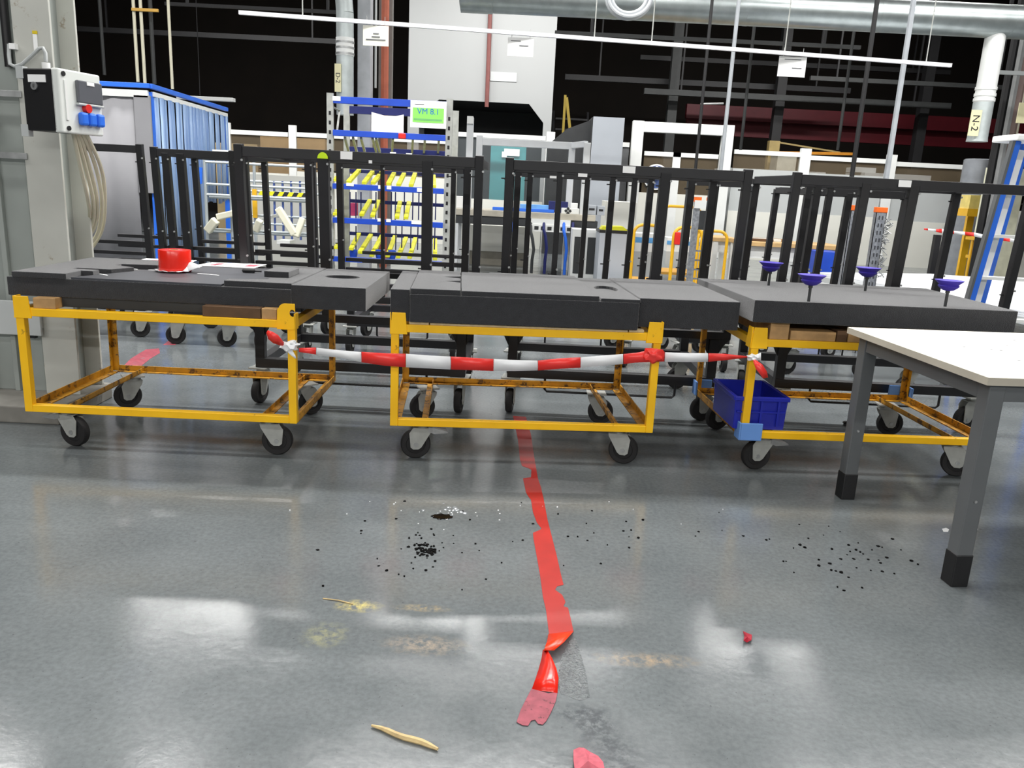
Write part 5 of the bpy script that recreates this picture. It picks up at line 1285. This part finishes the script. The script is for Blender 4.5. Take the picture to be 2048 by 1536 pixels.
# black short post with barrier tape behind
bp_ = at(1877, 470, 11.2)
sp2 = one('short_post', MB().bx(at(1873, 500, 11.2).x-.04, at(1873, 500, 11.2).x+.04, 11.2, 11.28, 0, bp_.z), BLK, 'short black post carrying the far barrier tape', 'post', bevel=.004)
far = [(1848, 458, 3, 0), (1856, 459, 4, 1), (1872, 461, 5, 0), (1884, 462, 9, 1), (1893, 463, 6, 0), (1908, 465, 6, 1), (1930, 467, 7, 0), (1948, 469, 8, 1), (1968, 473, 8, 0), (1972, 474, 8, 1), (2006, 478, 7, 0), (2020, 480, 7, 1), (2060, 488, 7, 0)]
mb = MB()
for a_, b_ in zip(far[:-1], far[1:]):
    mb.cur = 0 if a_[3] == 0 else 1
    Ya = 11.18 if a_[0] <= 1890 else 11.18-(a_[0]-1890)/170*.9
    Yb = 11.18 if b_[0] <= 1890 else 11.18-(b_[0]-1890)/170*.9
    mb.ribbon([(at(a_[0], a_[1]-a_[2]/2, Ya), at(a_[0], a_[1]+a_[2]/2, Ya)), (at(b_[0], b_[1]-b_[2]/2, Yb), at(b_[0], b_[1]+b_[2]/2, Yb))])
one('barrier_tape', mb, [RTAPE, WTAPE], 'far red and white barrier tape tied to the short black post', 'barrier tape', solid=.001)
# ------------------------------------------------------------------ step ladder at the right edge
YLd = 6.55
ld = thing('step_ladder', 'bright blue and white step ladder standing at the right edge', 'ladder', (at(2000, 500, YLd).x, YLd, 0))
tp = at(2034, 282, YLd); pB = at(1941, 602, YLd)
k_ = tp.z/(tp.z-pB.z); bx = tp.x+(pB.x-tp.x)*k_
bt0 = Vector((bx, YLd, 0))
MB().bar(bt0, (tp.x, YLd, tp.z), .06, .03, (0, 1, 0)).build('rail', BLUET, ld, bevel=.004)
MB().bar(bt0+Vector((-.032, .0, 0)), (tp.x-.032, YLd, tp.z), .022, .05, (0, 1, 0)).build('rail_edge', GRYD, ld)
r1 = at(2022, 612, YLd+.25); t1 = at(2052, 285, YLd+.25); k2 = t1.z/(t1.z-r1.z)
MB().bar((t1.x+(r1.x-t1.x)*k2, YLd+.9, 0), (t1.x, YLd+.25, t1.z), .06, .03, (0, 1, 0)).build('rail', BLUET, ld, bevel=.004)
MB().bar((bx+.75, YLd, 0), (tp.x+.45, YLd, tp.z), .06, .03, (0, 1, 0)).build('rail', BLUET, ld, bevel=.004)
MB().bx(tp.x-.03, tp.x+.5, YLd-.05, YLd+.3, tp.z, tp.z+.05).build('top_cap', PAPER, ld, bevel=.01)
MB().bar(at(2012, 400, YLd+.1)*0+Vector((bx+.1, YLd+.1, .02)), at(2040, 300, YLd+.1), .07, .03, (0, 1, 0)).build('white_brace', WHT, ld)
for k in range(5):
    u = .12+k*.17; a = bt0.lerp(Vector((tp.x, YLd, tp.z)), u); b = Vector((bx+.75, YLd, 0)).lerp(Vector((tp.x+.45, YLd, tp.z)), u)
    MB().bx(a.x, b.x, a.y-.01, a.y+.09, a.z-.012, a.z+.012).build('tread', WHT, ld)
# ------------------------------------------------------------------ right background: tank, yellow box, pipes
YK = 17.5
tk = thing('cylinder_tank', 'grey cylindrical tank behind the white fence end', 'tank', (at(1958, 350, YK+.4).x, YK+.4, 0))
MB().lathe([(.30, 0), (.30, at(1955, 318, YK).z), (.27, at(1955, 318, YK).z+.02)], (at(1962, 420, YK).x, YK+.4, 0), 'z', 28).build('tank_shell', mat('tank_grey', (140, 144, 150), .4, metal=.3), tk)
pb('yellow_box', 'yellow and cream box mounted before the grey tank', 'box', (1942, 390), (1968, 432), 16.6, .35, mat('pale_yellow', (226, 206, 120), .5), z0=at(1950, 420, 16.6).z)
o_ = [o for o in bpy.data.objects if o.name.startswith('yellow_box')][0]
x0, x1, y0, y1, z0, z1 = pbox((1942, 390), (1968, 432), 16.6, .35)
MB().bx(x0-.02, x1+.02, 16.58, 16.96, z0-.02, at(1950, 418, 16.6).z).build('yellow_band', YELT, o_)
MB().bx(x1-.12, x1+.02, 16.97, 17.05, 0, z1).build('stand', YELT, o_)
rs_ = thing('yellow_stand', 'yellow and red guard stand under the far barrier tape', 'stand', (at(1965, 510, 14).x, 14, 0))
for py in (475, 512): MB().bx(at(1944, py, 14).x, at(1990, py, 14).x, 13.9, 14.2, at(1965, py+6, 14).z, at(1965, py, 14).z).build('yellow_shelf', YELT, rs_)
for px in (1946, 1986): MB().bx(at(px, 500, 14).x-.03, at(px, 500, 14).x+.03, 14.0, 14.06, 0, at(1965, 470, 14).z).build('post', YELT, rs_)
MB().bx(at(1946, 500, 14).x, at(1954, 500, 14).x, 13.95, 14.05, at(1950, 506, 14).z, at(1950, 466, 14).z).build('red_extinguisher', mat('signal_red', (170, 24, 40), .4), rs_)
G = 'vertical pipes at the right edge'
drop('vertical_pipe', 'black pipe running down right of the right duct', 1968, 0, 420, 13, .06, DARKS2, 'pipe', G, zb=0)
drop('vertical_pipe', 'thick pale grey pipe at the right edge behind the ladder', 1992, 0, 340, 13.2, .09, mat('pipe_grey', (170, 172, 172), .5), 'pipe', G, zb=0)
drop('vertical_pipe', 'brownish pipe just right of the thick pale grey pipe', 2010, 0, 330, 13.3, .09, mat('pipe_brown', (136, 116, 110), .6), 'pipe', G, zb=0)
drop('vertical_pipe', 'thin beige pipe just right of the brownish pipe', 2020, 0, 330, 13.25, .03, CREAM, 'pipe', G, zb=0)
pb('wall_panel_strip', 'pale upright panel behind the step ladder', 'panel', (1984, 335), (2004, 600), 15.5, .2, mat('pale_strip', (214, 214, 190), .6), z0=0)
pb('white_partition', 'white partition wall behind the step ladder at the right edge', 'partition', (2002, 420), (2300, 540), 18.0, .15, WHT2, z0=0)
dim('pale arm reaching from the right duct to the right edge', (1988, 152), (2062, 140), 12.0, .05, GRYP)
# sign plate at the right edge
pb('sign_plate', 'cream sign plate cut by the right edge of the picture', 'sign', (2040, 205), (2075, 248), 12.2, .02, CREAML)
o_ = [o for o in bpy.data.objects if o.name.startswith('sign_plate') and o.parent is None][0]
p = at(2056, 205, 12.21); MB().bx(p.x-.02, p.x+.02, 12.225, 12.26, p.z-.2, HZ).build('hanger', DARKS2, o_)

bpy.data.objects.remove(thing_dummy)

# ------------------------------------------------------------------ light
def lamp(name, x, y, z, sx, sy, power, rot=(0, 0, 0), col=(1, 1, 1), spread=180):
    l = bpy.data.lights.new(name, 'AREA'); l.shape = 'RECTANGLE'; l.size = sx; l.size_y = sy; l.energy = power; l.color = col; l.spread = math.radians(spread)
    o = bpy.data.objects.new(name, l); COL.objects.link(o); o.location = (x, y, z); o.rotation_euler = rot
    return o
COLD_ = (1.0, .985, .96)
for (y, z, pw) in ((-6.5, 4.6, 520), (-2.0, 5.2, 90), (3.2, 5.4, 120), (6.2, 5.4, 330), (8.6, 6.2, 160), (13.5, 6.6, 190)):  # unseen hall lamps; rows behind the camera and over the racks are added fill
    for x in (-6, 0, 6): lamp('hall_and_fill_lamp', x, y, z, 4.6, .25, pw, col=COLD_)
for x in (-7, 0, 7): lamp('hall_and_fill_lamp', x, 17.2, 6.5, 5, .3, 430, rot=(math.radians(20), 0, 0), col=COLD_)  # added row, tilted towards the fence to brighten its white panels
w = bpy.data.worlds.new('hall_ambient'); S.world = w; w.use_nodes = True
bg = w.node_tree.nodes['Background']; bg.inputs['Color'].default_value = (.9, .95, 1, 1); bg.inputs['Strength'].default_value = .03
S.view_settings.view_transform = 'Standard'; S.view_settings.look = 'None'; S.view_settings.gamma = 1; S.view_settings.use_curve_mapping = False
S.view_settings.exposure = 0.0
